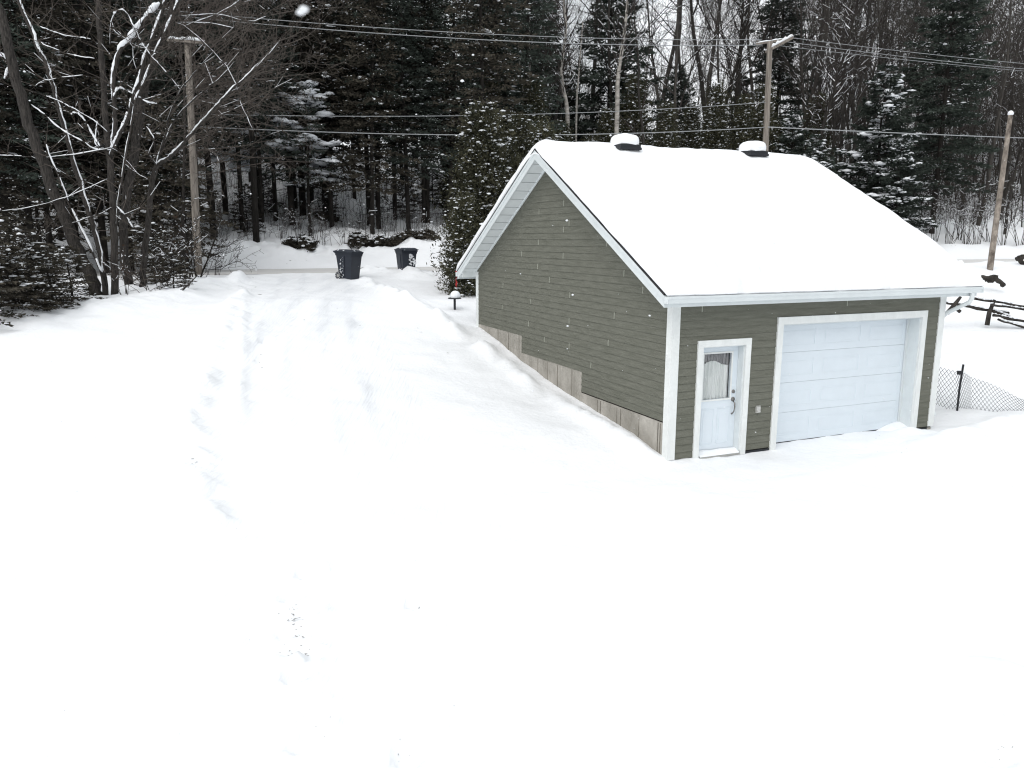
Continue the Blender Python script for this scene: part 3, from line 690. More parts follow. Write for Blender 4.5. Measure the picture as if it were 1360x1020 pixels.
wire([(120, 160), (400, 174), (640, 178.5), (760, 180.5), (900, 174), (1018, 169)], .022, 'telephone cable crossing the woods just above the roof ridge, the lower one', off=.2)
wire([(1020, 169), (1120, 173), (1240, 179), (1380, 184)], .03, 'thick cable running right from the pole just above the right roof slope')
wire([(1049, 50), (1150, 62), (1260, 75), (1390, 87)], .015, 'topmost thin power line running right from the pole behind the garage')
wire([(1040, 55), (1150, 69), (1260, 82), (1390, 94)], .015, 'second thin power line running right from the pole behind the garage')
wire([(1030, 60), (1150, 74), (1260, 85), (1390, 97)], .013, 'third thin power line running right from the pole behind the garage')

# ------------------------------------------------------------------ split rail fence, stake, net, lamp
def rnd_rail(m, a, b, r):
    a, b = np.array(a), np.array(b); n = 7; P = [a+(b-a)*k/n+np.array([0, random.uniform(-.02, .02), random.uniform(-.025, .025)]) for k in range(n+1)]
    m.tube(P, [r*random.uniform(.75, 1.2) for _ in P], 6)
FY = 28.6
fb = at(1312, 430, FY); fz = float(H(fb[0], FY))
FE = empty('split_rail_fence', (fb[0], FY, fz), 'dark split rail fence half buried in snow right of the garage', 'fence')
def frel(px, py, Y=FY): return at(px, py, Y)-np.array([fb[0], FY, fz])
for pts, rr in (([(1311, 432), (1314, 415), (1321, 398)], .085), ([(1258, 416), (1266, 407), (1276, 394)], .085), ([(1275, 414), (1267, 408), (1262, 415)], .07), ([(1378, 434), (1381, 418), (1386, 403)], .085)):
    m = MB(); P = [frel(*p) for p in pts]; m.tube(P, [rr, rr*.95, rr*.6], 7); m.build('post', M['oldwood'], FE)
for a, b, rr, dy in (((1270, 404), (1342, 417), .06, .1), ((1298, 397), (1384, 410), .045, .15), ((1314, 404), (1384, 415), .05, -.1), ((1316, 418), (1380, 432), .055, -.12), ((1318, 413), (1340, 422), .07, -.05), ((1322, 424), (1378, 440), .04, -.15), ((1225, 398), (1268, 404), .05, .1)):
    m = MB(); rnd_rail(m, frel(*a)+np.array([0, dy, 0]), frel(*b)+np.array([0, dy, 0]), rr); rl = m.build('rail', M['oldwood'], FE)
    m = MB(); A = frel(*a)+np.array([0, dy, rr*1.0]); B = frel(*b)+np.array([0, dy, rr*1.0]); C = [A+(B-A)*random.random() for _ in range(16)]
    m.blobs(np.array(C), np.array([(random.uniform(.05, .16), .05, random.uniform(.02, .05)) for _ in C])); m.build('rail_snow', M['snow_s'], rl, smooth=True)
# fallen dark log stub
p = at(1318, 374, 34.0); zz = float(H(p[0], 34.0))
m = MB(); rnd_rail(m, at(1303, 369, 34)-p, at(1323, 369, 34)-p, .13); rnd_rail(m, at(1320, 368, 34)-p, at(1334, 380, 33.8)-p, .11); rnd_rail(m, at(1308, 372, 34.1)-p, at(1320, 374, 34)-p, .09)
o = m.build('fallen_log', M['oldwood']); o.location = tuple(p); tag(o, 'dark crooked log poking out of the snow above the rail fence', 'log')
p = at(1356, 343, 40.0)
m = MB(); rnd_rail(m, at(1350, 344, 40)-p, at(1362, 340, 40)-p, .12); rnd_rail(m, at(1353, 340, 40)-p, at(1358, 352, 40)-p, .1); rnd_rail(m, at(1356, 348, 40)-p, at(1366, 350, 40)-p, .1)
o = m.build('stump', M['oldwood']); o.location = tuple(p); tag(o, 'small dark stump beside the slim pole at the right edge', 'stump')
# net fence with black stake
NY = 16.9
npx = [1236, 1250, 1270, 1280, 1290, 1310, 1330, 1350, 1366, 1390]
ntop = [485, 488, 493, 494, 501, 507, 516, 527, 533, 548]
nbot = [534, 540, 548, 551, 554, 558, 558, 556, 552, 556]
base = at(1271, 545, NY); NE = empty('net_fence', (base[0], NY, base[2]), 'sagging dark mesh net fence on a black stake beside the garage corner', 'fence')
def netp(s, t):
    px = np.interp(s, np.linspace(0, 1, len(npx)), npx); a = np.interp(px, npx, ntop); b = np.interp(px, npx, nbot)
    Yn = NY+.08*math.sin(px*.09)+.12*(1-t)*math.sin(px*.05)+.0
    return at(px, b+(a-b)*t, Yn)-np.array([base[0], NY, base[2]])
m = MB(); A = []; B = []; NS = 66
K = [[netp(s/NS, t/15) for t in range(16)] for s in range(NS+1)]
for s in range(NS):
    for t in range(15):
        if (s+t) % 2 == 0: A.append(K[s][t]); B.append(K[s+1][t+1])
        else: A.append(K[s+1][t]); B.append(K[s][t+1])
m.prisms(A, B, .0042, .0042, 3); m.build('net', M['net'], NE)
m = MB(); m.tube([at(1270.5, 552, NY-.05)-np.array([base[0], NY, base[2]]), at(1274.5, 515, NY-.05)-np.array([base[0], NY, base[2]]), at(1279.5, 484, NY-.05)-np.array([base[0], NY, base[2]])], .022, 6)
m.build('stake', M['black'], NE)
m = MB(); q = at(1275.5, 495, NY-.05)-np.array([base[0], NY, base[2]]); m.box(q[0]-.06, q[0]+.02, q[1]-.03, q[1]+.03, q[2]-.04, q[2]+.04); m.build('clip', M['black'], NE)
# garden lamp with snow dome
lp = ground_at(604, 411); lz = float(H(lp[0], lp[1]))
LM = empty('garden_lamp', (lp[0], lp[1], lz-.05), 'short black post lamp buried to its plate and capped with snow beside the cedar', 'garden lamp')
m = MB(); m.tube([(0, 0, -.1), (0, 0, .36)], .035, 10); m.build('post', M['black'], LM)
m = MB(); m.lathe([(0, .36), (.19, .365), (.20, .38), (.19, .395), (0, .40)], (0, 0, 0), 16); m.build('shade', M['black'], LM)
m = MB(); m.lathe([(.14, .40), (.15, .45), (.13, .53), (.08, .58), (0, .60)], (.02, 0, 0), 16); m.build('snow_cap', M['snow_s'], LM, smooth=True)
rp = at(606, 377, lp[1]+.9)
m = MB(); m.tube([(.03, .02, .52), (.0, 0, .46), (.015, .01, .3), (-.02, 0, .14), (.02, .02, .05), (-.01, 0, -.05), (.015, .01, -.14)], [.02, .045, .006, .02, .05, .06, .03], 6)
o = m.build('red_ribbon', M['red']); o.location = tuple(rp); o.scale = (.6, .6, .8); tag(o, 'small red ribbon tied in the cedar above the snow capped lamp', 'ribbon')

# ------------------------------------------------------------------ vegetation
def nrm(v): return v/(np.linalg.norm(v, axis=-1, keepdims=True)+1e-9)
class Proto:
    def __init__(s, name, parts): s.name = name; s.parts = parts; s.used = False      # parts: list of (name, MB, mats, smooth)
    def place(s, x, y, sc=1.0, rz=None, label=None, cat='tree', group=None, tilt=0, name=None, sz=None, dz=-.1):
        z = float(H(x, y))+dz
        o = bpy.data.objects.new(name or s.name, None); COL.objects.link(o); o.empty_display_size = .2
        o.location = (x, y, z); o.rotation_euler = (tilt*random.uniform(-1, 1), tilt*random.uniform(-1, 1), random.uniform(0, 6.28) if rz is None else rz)
        o.scale = (sc, sc, sc*(sz or 1))
        tag(o, label, cat, group)
        for i, p in enumerate(s.parts):
            if not s.used:
                c = p[1].build(p[0], p[2], o, smooth=p[3]); s.parts[i] = (p[0], None, None, c)
            else:
                c = p[3].copy(); COL.objects.link(c); c.parent = o
        s.used = True
        return o
def needles(mb, P, D, L, Wd, m=0, spread=.5):
    """P origins, D directions: one slim leaf quad each"""
    N = len(P); D = nrm(D+rng.normal(0, spread, (N, 3))); side = nrm(np.cross(D, rng.normal(0, 1, (N, 3))))
    L = np.broadcast_to(L, N)[:, None]; Wd = np.broadcast_to(Wd, N)[:, None]
    A = D*L/2; B = side*Wd/2; C = P+A
    V = np.stack([C-A, C-A*.1+B, C+A, C-A*.1-B], 1)
    mb.addn(V.reshape(-1, 3), np.arange(4*N).reshape(-1, 4), m)
def conifer(seed, Ht, Lmax, bole, droop=.10, up=-.05, dens=1.0, snow=.3, power=.85, r0=None, gap=.36, mat_='needle', dead=True, tip=1.0, needle=.15, big=1.0):
    global rng; rng = np.random.default_rng(seed); rd = random.Random(seed)
    tr = MB(); r0 = r0 or Ht*.007+.03
    K = 9; P = [(0.10*math.sin(k*.8+seed)*(k/K), .08*math.cos(k*.7+seed)*(k/K), -.5+(Ht+.5)*k/K) for k in range(K+1)]
    tr.tube(P, [r0*(1-k/K)**.8+.012 for k in range(K+1)], 8)
    cr = MB(); sn = MB()
    TP, TQ, TR0, TR1 = [], [], [], []
    NP, ND, NL, NW = [], [], [], []; SP, SS = [], []
    h = bole
    while h < Ht*.985:
        f = (h-bole)/(Ht-bole); L0 = Lmax*((1-f)**power)*(1-.35*math.exp(-f*9))*tip+.15
        nb = rd.choice([4, 5, 5, 6])
        a0 = rd.random()*6.28
        for b in range(nb):
            if rd.random() < .10: continue
            az = a0+b*6.28/nb+rd.uniform(-.4, .4); L = L0*rd.uniform(.6, 1.2); e = up+.5*f+rd.uniform(-.1, .1)
            hh = h+rd.uniform(-.15, .15)
            d = np.array([cos(az), sin(az), 0]); n = 6; sf = 0 if rd.random() < .5 else rd.uniform(.6, 3.2)
            t = np.linspace(0, 1, n+1)
            pts = np.array([0, 0, hh])+d[None]*(t*L)[:, None]; pts[:, 2] += e*t*L-droop*(t*L)**2*(1 if f < .7 else .4)+.06*L*t**4
            TP.append(pts[:-1]); TQ.append(pts[1:]); rr = (.012+.010*L)*(1-t*.85); TR0.append(rr[:-1]); TR1.append(rr[1:])
            ns = max(3, int(L/.115*dens)); ts = np.sort(.10+.9*rng.random(ns)**.9)
            base = np.stack([np.interp(ts, t, pts[:, k]) for k in range(3)], 1)
            perp = np.array([-sin(az), cos(az), 0])
            sg = np.where(rng.random(ns) < .5, 1, -1)[:, None]
            sl = (.10+.36*L*(1-ts)**.7*np.clip(ts*4, .4, 1)+.08)*rng.uniform(.6, 1.15, ns)
            sd_ = nrm(perp[None]*sg*1.0+d[None]*.75+np.array([0, 0, -.12])+rng.normal(0, .12, (ns, 3)))
            for q in np.linspace(.1, 1, max(2, int(4*dens))):
                o = base+sd_*(sl*q)[:, None]; o[:, 2] -= .10*(sl*q)**1.5
                NP.append(o); ND.append(sd_*.8+d[None]*.5); NL.append(rng.uniform(.7, 1.5, ns)*needle); NW.append(rng.uniform(.8, 1.5, ns)*needle*.40)
                pick = rng.random(ns) < snow*.13*sf
                if pick.any():
                    SP.append(o[pick]+np.array([0, 0, .03])); k = pick.sum(); bg = big*(1+1.6*(rng.random(k) < .12)); SS.append(np.stack([rng.uniform(.03, .11, k)*bg, rng.uniform(.025, .075, k)*bg, rng.uniform(.012, .035, k)*bg], 1))
        h += gap*(1-.35*f)*rd.uniform(.8, 1.2)
    # dead twigs on the bole
    if dead and bole > 1:
        n = int(bole*7); z = rng.uniform(.6, bole, n); az = rng.uniform(0, 6.28, n); l = rng.uniform(.3, 1.3, n)
        p0 = np.stack([0*z, 0*z, z], 1); p1 = p0+np.stack([np.cos(az)*l, np.sin(az)*l, rng.uniform(-.25, .2, n)], 1)
        tr.prisms(p0, p1, .016, .005, 3)
    cr.prisms(np.concatenate(TP), np.concatenate(TQ), np.concatenate(TR0), np.concatenate(TR1), 3, 1)
    needles(cr, np.concatenate(NP), np.concatenate(ND), np.concatenate(NL), np.concatenate(NW), 0, .45)
    if SP: sn.blobs(np.concatenate(SP), np.concatenate(SS))
    parts = [('trunk', tr, M['bark'], True), ('crown', cr, [M[mat_], M['bark']], False)]
    if SP: parts.append(('snow_load', sn, M['snow_s'], True))
    return Proto('conifer_tree', parts)
def cedar(seed, Ht, R, n, snow=500, mat_='cedar', low=0.0, shape=.8):
    global rng; rng = np.random.default_rng(seed)
    tr = MB(); tr.tube([(0, 0, -.4), (0.02, 0, Ht*.5), (0, .03, Ht*.95)], [.11, .07, .015], 7)
    # plumes: upward-pointing sprays arranged on limbs
    nl = int(n/60); zb = low+(Ht*.93-low)*rng.random(nl)**1.15; az = rng.random(nl)*6.28
    def rad(z): f = np.clip((z-low)/(Ht-low), 0, 1); return R*np.clip(f*8, .55, 1)*(1-f)**shape+.08
    rr = rad(zb)*rng.uniform(.45, 1.12, nl)
    tipp = np.stack([np.cos(az)*rr, np.sin(az)*rr, zb+.12], 1); root = np.stack([0*az, 0*az, np.maximum(zb-.25*rr, .15)], 1)
    cr = MB(); cr.prisms(root, tipp, .018, .006, 3, 1)
    P = []; D = []
    for k in range(nl):
        m_ = 60; t = rng.uniform(.35, 1.08, m_)[:, None]; c = root[k]+(tipp[k]-root[k])*t
        c = c+rng.normal(0, 1, (m_, 3))*np.array([.13, .13, .11])*(1+.4*R)
        P.append(c); D.append(nrm(tipp[k]-root[k])[None]*.5+np.array([0, 0, .25])+np.zeros((m_, 3)))
    P = np.concatenate(P); D = np.concatenate(D)
    needles(cr, P, D, rng.uniform(.07, .19, len(P)), rng.uniform(.03, .065, len(P)), 0, .7)
    sn = MB(); k = rng.integers(0, len(P), snow); big = rng.random(snow)**4
    Q = P[k]; r_ = np.hypot(Q[:, 0], Q[:, 1]); Q = Q*np.array([1, 1, 1])
    s_ = .014+.085*big; sn.blobs(Q+np.array([0, 0, .04]), np.stack([s_*rng.uniform(1, 1.9, snow), s_, s_*.6], 1))
    return Proto('cedar_tree', [('trunk', tr, M['bark'], True), ('crown', cr, [M[mat_], M['bark']], False), ('snow_load', sn, M['snow_s'], True)])
def grow(S, p, d, L, r, lev, rd, maxlev, bend=.16, updraft=.05, ratio=.62, nch=(3, 5), wig=None):
    n = max(3, int(L/.45)) if lev < 2 else max(2, min(5, int(L/.22)))
    pts = [p]; dd = d
    for k in range(n):
        dd = dd+np.array([rd.gauss(0, bend), rd.gauss(0, bend), rd.gauss(0, bend*.6)+updraft]); dd = dd/np.linalg.norm(dd)
        q = pts[-1]+dd*L/n; r0 = r*(1-.75*k/n); r1 = r*(1-.75*(k+1)/n)
        S.append((pts[-1], q, r0, r1, lev)); pts.append(q)
        if lev < maxlev:
            c = rd.randint(*nch)/n*(1 if lev else .9)
            while c > 0:
                if rd.random() < c and (lev > 0 or k > n*.28):
                    az = rd.uniform(0, 6.28); a = rd.uniform(.5, 1.0)
                    u = nrm(np.cross(dd, np.array([cos(az), sin(az), .3]))); nd_ = nrm(dd*cos(a)+u*sin(a))
                    grow(S, q, nd_, L*ratio*rd.uniform(.5, 1.0)*(1-.35*k/n), max(r1*.6, .004), lev+1, rd, maxlev, bend*1.15, updraft, ratio, nch)
                c -= 1
def segs_to(S, mt, snow_p=.5, mats=('bark', 'twig'), minr=.006, ntr=7, seed=0, snow_r=.008, stems=None, snow_t=.011):
    rd = random.Random(seed)
    A = np.array([s[0] for s in S]); B = np.array([s[1] for s in S]); R0 = np.maximum([s[2] for s in S], minr); R1 = np.maximum([s[3] for s in S], minr*.7); lev = np.array([s[4] for s in S])
    tr = MB(); k = lev == 0; tr.prisms(A[k], B[k], R0[k]*1.0, R1[k], ntr)
    br = MB(); k = lev > 0; br.prisms(A[k], B[k], R0[k], R1[k], 3, 0)
    T = nrm(B-A); flat = (np.abs(T[:, 2]) < .85) & (R0 > snow_r) & (np.array([rd.random() for _ in S]) < snow_p)
    sn = MB(); up = np.array([0, 0, 1.0]); 
    if flat.any():
        off = (up-T*T[:, 2:3]); off = nrm(off)
        a = A[flat]+off[flat]*(R0[flat]*.75)[:, None]; b = B[flat]+off[flat]*(R1[flat]*.75)[:, None]
        sn.prisms(a, b, np.maximum(R0[flat]*.7, snow_t), np.maximum(R1[flat]*.7, snow_t*.8), 4)
    return tr, br, (sn if flat.any() else None)
def bare(seed, Ht, r0, maxlev=3, nch=(9, 12), name='bare_tree', mt=('bark_grey', 'twig'), snow=.3, up=.07, ratio=.5, stems=1, minr=.007, bend=.10, lean=.06):
    rd = random.Random(seed); S = []
    for k in range(stems):
        a = rd.uniform(0, 6.28); ln = lean*(1 if stems == 1 else 2.5)
        grow(S, np.array([0.12*cos(a)*(stems > 1), .12*sin(a)*(stems > 1), -.3]), nrm(np.array([ln*cos(a), ln*sin(a), 1])), Ht*(1 if k == 0 else rd.uniform(.6, .95)), r0*(1 if k == 0 else .75), 0, rd, maxlev, bend*.35, up*.3, ratio, nch)
    tr, br, sn = segs_to(S, None, snow, minr=minr, seed=seed)
    parts = [('trunk', tr, M[mt[0]], True), ('crown', br, M[mt[1]], False)]
    if sn and snow > 0: parts.append(('snow_load', sn, M['snow_s'], False))
    print(name, seed, len(S))
    return Proto(name, parts)
def bush(seed, Ht, n, mt='twig', leaves=0, snow=.25, maxlev=2, spread=.5, name='bare_shrub'):
    rd = random.Random(seed); S = []
    for k in range(n):
        a = rd.uniform(0, 6.28); t = rd.uniform(.05, spread)
        grow(S, np.array([.2*cos(a)*rd.random(), .2*sin(a)*rd.random(), -.2]), nrm(np.array([t*cos(a), t*sin(a), 1])), Ht*rd.uniform(.5, 1), rd.uniform(.010, .024), 0, rd, maxlev, .10, .03, .45, (4, 6))
    S = [(a, b, c, d, max(1, l)) for a, b, c, d, l in S]
    A = np.array([s[0] for s in S]); B = np.array([s[1] for s in S]); R0 = np.maximum([s[2] for s in S], .0095); R1 = np.maximum([s[3] for s in S], .007)
    br = MB(); br.prisms(A, B, R0, R1, 3)
    T = nrm(B-A); fl = (np.abs(T[:, 2]) < .8) & (np.array([rd.random() for _ in S]) < snow)
    parts = [('stems', br, M[mt], False)]
    if leaves:
        k = np.random.default_rng(seed).integers(0, len(S), leaves); lf = MB(); needles(lf, B[k], T[k], .10, .05, 0, 1.0); parts.append(('leaves', lf, M['brown'], False))
    if fl.any(): sn = MB(); sn.prisms(A[fl]+np.array([0, 0, .012]), B[fl]+np.array([0, 0, .012]), .012, .010, 4); parts.append(('snow_load', sn, M['snow_s'], False))
    return Proto(name, parts)

random.seed(11)
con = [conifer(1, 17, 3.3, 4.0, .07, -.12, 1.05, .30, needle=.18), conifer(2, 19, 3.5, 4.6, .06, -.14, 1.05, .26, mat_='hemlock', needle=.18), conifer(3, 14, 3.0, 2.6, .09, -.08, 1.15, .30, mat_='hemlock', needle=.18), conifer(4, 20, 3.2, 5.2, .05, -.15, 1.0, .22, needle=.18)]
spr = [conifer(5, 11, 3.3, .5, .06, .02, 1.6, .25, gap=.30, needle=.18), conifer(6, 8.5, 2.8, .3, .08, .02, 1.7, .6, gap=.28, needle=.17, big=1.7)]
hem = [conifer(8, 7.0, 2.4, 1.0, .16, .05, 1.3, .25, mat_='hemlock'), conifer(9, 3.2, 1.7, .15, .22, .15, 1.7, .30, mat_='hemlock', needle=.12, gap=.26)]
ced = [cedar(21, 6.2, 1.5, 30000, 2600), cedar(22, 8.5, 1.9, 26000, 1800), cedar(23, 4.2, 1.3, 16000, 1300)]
bar = [bare(31, 16, .17, snow=.14), bare(32, 18, .20, stems=2, snow=.14), bare(33, 14, .12, snow=.14), bare(34, 17, .15, ratio=.42, up=.10, snow=.14)]
thin = [bare(35, 11, .06, 2, (12, 16), ratio=.32, mt=('bark_grey', 'twig'), snow=.35, minr=.008), bare(36, 9, .05, 2, (12, 15), ratio=.35, stems=2, snow=.35)]
birch = bare(37, 15, .10, 2, (9, 12), name='birch_tree', mt=('birch', 'twig'), ratio=.33, snow=.3, bend=.14)
bsh = [bush(41, 2.0, 9), bush(42, 2.6, 7, leaves=120), bush(43, 3.6, 10, spread=.35)]
jun = [None]
def px_xy(px, Y): return (px-680)/F*Y*1.0, Y
CNT = {}
def put(proto, px, Y, sc, label, group=None, cat='tree', **k):
    d = ray(px, 300); x = d[0]/d[1]*Y
    return proto.place(x, Y, sc, label=label, group=group, cat=cat, **k)

# --- big forest conifers beyond the road, photo column by column -----------------
KC = 'conifers in the dark woods beyond the road'
zone = lambda px: ('behind the multi-stemmed tree' if px < 245 else 'left of the first bin' if px < 440 else 'behind the two bins' if px < 570 else 'behind the cedar beside the garage' if px < 720 else 'above the garage roof ridge' if px < 1060 else 'on the right hillside')
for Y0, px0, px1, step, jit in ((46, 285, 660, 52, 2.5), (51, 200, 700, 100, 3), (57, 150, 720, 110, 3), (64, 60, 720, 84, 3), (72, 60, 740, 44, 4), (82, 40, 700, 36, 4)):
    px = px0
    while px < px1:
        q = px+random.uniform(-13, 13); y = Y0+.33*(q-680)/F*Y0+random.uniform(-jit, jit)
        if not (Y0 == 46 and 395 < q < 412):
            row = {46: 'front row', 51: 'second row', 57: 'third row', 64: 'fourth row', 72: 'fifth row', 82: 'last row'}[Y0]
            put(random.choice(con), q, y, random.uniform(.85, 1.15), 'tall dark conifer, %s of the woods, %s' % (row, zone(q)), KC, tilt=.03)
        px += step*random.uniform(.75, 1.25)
put(con[1], 403, 46.5, 1.15, 'thick trunked dark conifer with snow shelves, left of the first bin', KC, rz=.5)
# --- near left woods ---------------------------------------------------------------
KN = 'hemlocks at the left edge of the yard'
wh = ['at the far left edge', 'just left of the leaning dark stem', 'behind the leaning dark stem', 'behind the snow lined stems', 'between the vertical stem and the utility pole', 'just left of the utility pole']
k = 0
for (px, Y, sc) in ((-35, 27, .8), (5, 28.5, .85), (38, 29.5, .8), (63, 31, .9), (100, 33, .9), (135, 32, .85), (170, 34, .9), (212, 33, .8), (-5, 34, 1), (80, 37, 1), (150, 38, 1), (235, 39, .95), (30, 41, 1), (190, 42, 1.1), (-60, 33, 1), (110, 43, 1.1), (265, 43, 1.0)):
    depth = 'front' if Y < 32 else 'middle' if Y < 38 else 'back'
    put([con[2], con[0], con[1]][k % 3], px, Y, sc, 'dark hemlock, %s of the left woods, %s' % (depth, wh[min(5, max(0, int((px+40)/52)))]), KN, tilt=.03, name='hemlock_tree'); k += 1
for (px, py, sc, w) in ((-14, 432, .75, 'at the very left edge of the photo'), (18, 424, .62, 'nearest the snow field at the left edge'), (44, 418, .7, 'left of the leaning stems'), (70, 410, .62, 'just left of the foot of the leaning dark stem'), (96, 402, .6, 'touching the foot of the leaning dark stem'), (30, 404, .8, 'behind the left edge bushes'), (0, 396, .9, 'in the gap behind the left edge bushes'), (228, 376, .7, 'left of the utility pole foot'), (206, 372, .8, 'behind the slim right hand stem'), (232, 392, .45, 'low on the bank beside the fallen branches')):
    g_ = ground_at(px, py); hem[1].place(g_[0], g_[1], sc, label='low snow dusted hemlock sapling '+w, cat='tree', group='hemlock saplings under the left woods', name='hemlock_sapling', sz=.8)
for (px, Y, sc, w) in ((215, 31.5, 1.0, 'beside the left utility pole'), (245, 33, .9, 'right behind the left utility pole'), (50, 33, 1.1, 'behind the left edge saplings')):
    put(hem[0], px, Y, sc, 'small drooping hemlock '+w, 'small hemlocks near the left pole', name='hemlock_tree')
# --- cedar group beside the garage -----------------------------------------------------
put(ced[0], 640, 26.3, 1.0, 'olive cedar flecked with snow right beside the garage eave', 'cedars beside the garage', name='cedar_tree', rz=0)
put(ced[0], 662, 28.2, 1.0, 'taller olive cedar behind the eave cedar, partly hidden by the roof', 'cedars beside the garage', rz=2)
put(ced[2], 618, 25.2, .75, 'low cedar with snowy tips behind the capped garden lamp', 'cedars beside the garage')
put(ced[1], 690, 29.5, .74, 'cedar rising behind the garage gable peak', 'cedars beside the garage', rz=1)
put(ced[0], 715, 31.5, .98, 'cedar behind the left end of the garage ridge', 'cedars beside the garage', rz=4)
i = 0
for px in range(610, 1080, 33):
    Y = 50+.33*(px-680)/F*50+random.uniform(-2, 3)
    put(random.choice(ced[:2]), px+random.uniform(-8, 8), Y, random.uniform(.9, 1.15), 'bushy olive cedar just above the garage ridge, number %s from the gable peak' % ['one', 'two', 'three', 'four', 'five', 'six', 'seven', 'eight', 'nine', 'ten', 'eleven', 'twelve', 'thirteen', 'fourteen', 'fifteen'][i], 'cedar row above the garage ridge'); i += 1
# --- centre: spruces, birches, bare trees against the sky --------------------------------
for (px, Y, sc, pr, l) in ((660, 56, 1.45, 0, 'dark spruce left of the tall birch, top near the upper power lines'), (745, 60, 1.0, 1, 'low spruce behind the crooked birch'), (805, 58, 1.50, 0, 'pointed spruce left of the third birch, standing against the sky'), (893, 60, .9, 0, 'broad dark spruce between the two roof vents'), (975, 66, .85, 0, 'dark spruce left of the pole behind the ridge'), (1045, 56, .9, 1, 'snowy spruce just right of the pole behind the ridge'), (1075, 52, .75, 1, 'snow laden low spruce at the right end of the ridge'), (1095, 50, .6, 1, 'small snow laden spruce peeking over the roof slope'), (1160, 53, 1.32, 1, 'snow laden spruce above the right roof slope'), (1188, 50, .8, 1, 'small spruce at the foot of the snow laden spruce'), (700, 66, 1.5, 0, 'tall dark spruce right behind the straight birch')):
    put(spr[pr], px, Y, sc, l, 'spruces behind the garage', name='spruce_tree')
big = conifer(51, 22, 3.9, 3.4, .05, -.10, 1.5, .35, gap=.45, needle=.22)
put(big, 1238, 56, 1.0, 'tallest ragged dark conifer with long boughs on the right', 'big conifers on the right', rz=.4)
put(big, 1022, 66, .95, 'tall dark conifer behind the pole above the ridge', 'big conifers on the right', rz=2.4)
put(con[0], 1190, 88, .8, 'dark conifer top high on the right hill', 'big conifers on the right')
put(con[2], 1115, 84, .8, 'narrow conifer on the slope between the pole and the snowy spruce', 'big conifers on the right')
# traced birches
def stem_tree(name, label, cat, group, stems, Y, barkm, snowm=True, crown=None, foot=None):
    """stems: list of (list of (px,py,dy), r0, r1, snow) ; real 3D stems at distance Y+dy"""
    bx, by = foot; b = at(bx, by, Y); o = empty(name, tuple(b), label, cat, 0, group)
    return o, b
def traced(m, sn, b, Y, pts, r0, r1, snow, n=8, w0=0):
    P = np.array([at(px, py, Y+dy) for px, py, dy in pts])-b
    # resample smoothly
    t = np.arange(len(P)); tt = np.linspace(0, len(P)-1, (len(P)-1)*4+1)
    Q = np.stack([np.interp(tt, t, P[:, k]) for k in range(3)], 1); Q[1:-1] = (Q[:-2]+2*Q[1:-1]+Q[2:])/4
    wob = rng.normal(0, 1, Q.shape)*max(r0*.12, .006); wob[0] = 0; Q = Q+wob
    rr = np.linspace(r0, r1, len(Q)); m.tube(Q, rr, n)
    if snow:
        T = nrm(np.gradient(Q, axis=0)); off = np.array([0, 0, 1.])-T*T[:, 2:3]; on = np.linalg.norm(off, axis=1); off = nrm(off)
        k = 0; n_ = len(Q)
        while k < n_-2:
            run = int(rng.integers(3, 12)) if r0 > .05 or snow > .08 else int(rng.integers(2, 8)); e = min(n_-1, k+run)
            if e-k >= 2 and on[k:e+1].mean() > .08:
                kk = np.arange(k, e+1); sub = np.linspace(0, len(kk)-1, (len(kk)-1)*2+1)
                C = Q[kk]+off[kk]*(rr[kk]*.72)[:, None]; C = np.stack([np.interp(sub, np.arange(len(kk)), C[:, q]) for q in range(3)], 1)
                base = snow*.92*(rr[k]/rr[0])**.6*np.clip(on[kk].mean()*2.4, .55, 1.0); pr = base*(np.sin(np.pi*(np.arange(len(C))+.6)/(len(C)+.2))**.35)*rng.uniform(.75, 1.15, len(C))
                sn.tube(C+off[kk][0]*base*.1, list(pr), 7)
            k = e+(1 if rng.random() < .45 else 0)+(1 if r0 < .06 and rng.random() < .35 else 0)
    return Q, rr
rng = np.random.default_rng(3)
def birch_traced(pts, Y, r, label, foot_py):
    b = at(pts[0][0], pts[0][1], Y); gz = float(H(b[0], Y)); 
    o = empty('birch_tree', (b[0], Y, gz), label, 'tree', 0, 'white birches above the ridge'); b0 = np.array([b[0], Y, gz])
    m = MB(); sn = MB(); P = [(p[0], p[1], 0) for p in pts]
    low = (pts[0][0], float(510+(0)), 0)
    gp = [np.array([0, 0, -.3])]+[at(p[0], p[1], Y)-b0 for p in pts]
    t = np.arange(len(gp)); tt = np.linspace(0, len(gp)-1, (len(gp)-1)*5+1); G_ = np.array(gp); Q = np.stack([np.interp(tt, t, G_[:, k]) for k in range(3)], 1)
    Q[1:-1] = (Q[:-2]+Q[1:-1]+Q[2:])/3; m.tube(Q, list(np.linspace(r*1.2, r*.55, len(Q))), 8); m.build('trunk', M['birch'], o, smooth=True)
    S = []; rd = random.Random(int(pts[0][0]))
    for k in range(len(Q)//3, len(Q)):
        for _ in range(3 if k > len(Q)*.5 else 1):
            az = rd.uniform(0, 6.28); grow(S, Q[k], nrm(np.array([cos(az), sin(az), .9])), rd.uniform(.7, 2.2), r*.3, 1, rd, 2, .15, .05, .5, (3, 5))
    tr, br, s2 = segs_to(S, None, .3, seed=5, minr=.008); br.build('crown', M['twig'], o)
    if s2: s2.build('snow_load', M['snow_s'], o)
birch_traced([(703, 150), (702, 110), (703, 60), (702, 10), (703, -40)], 50, .11, 'straight white birch left of the garage gable peak, highest of the birches', 0)
birch_traced([(754, 155), (752, 135), (748, 118), (745, 95), (747, 78), (752, 40), (748, -10)], 50, .12, 'crooked white birch with a snow lump in its bend', 0)
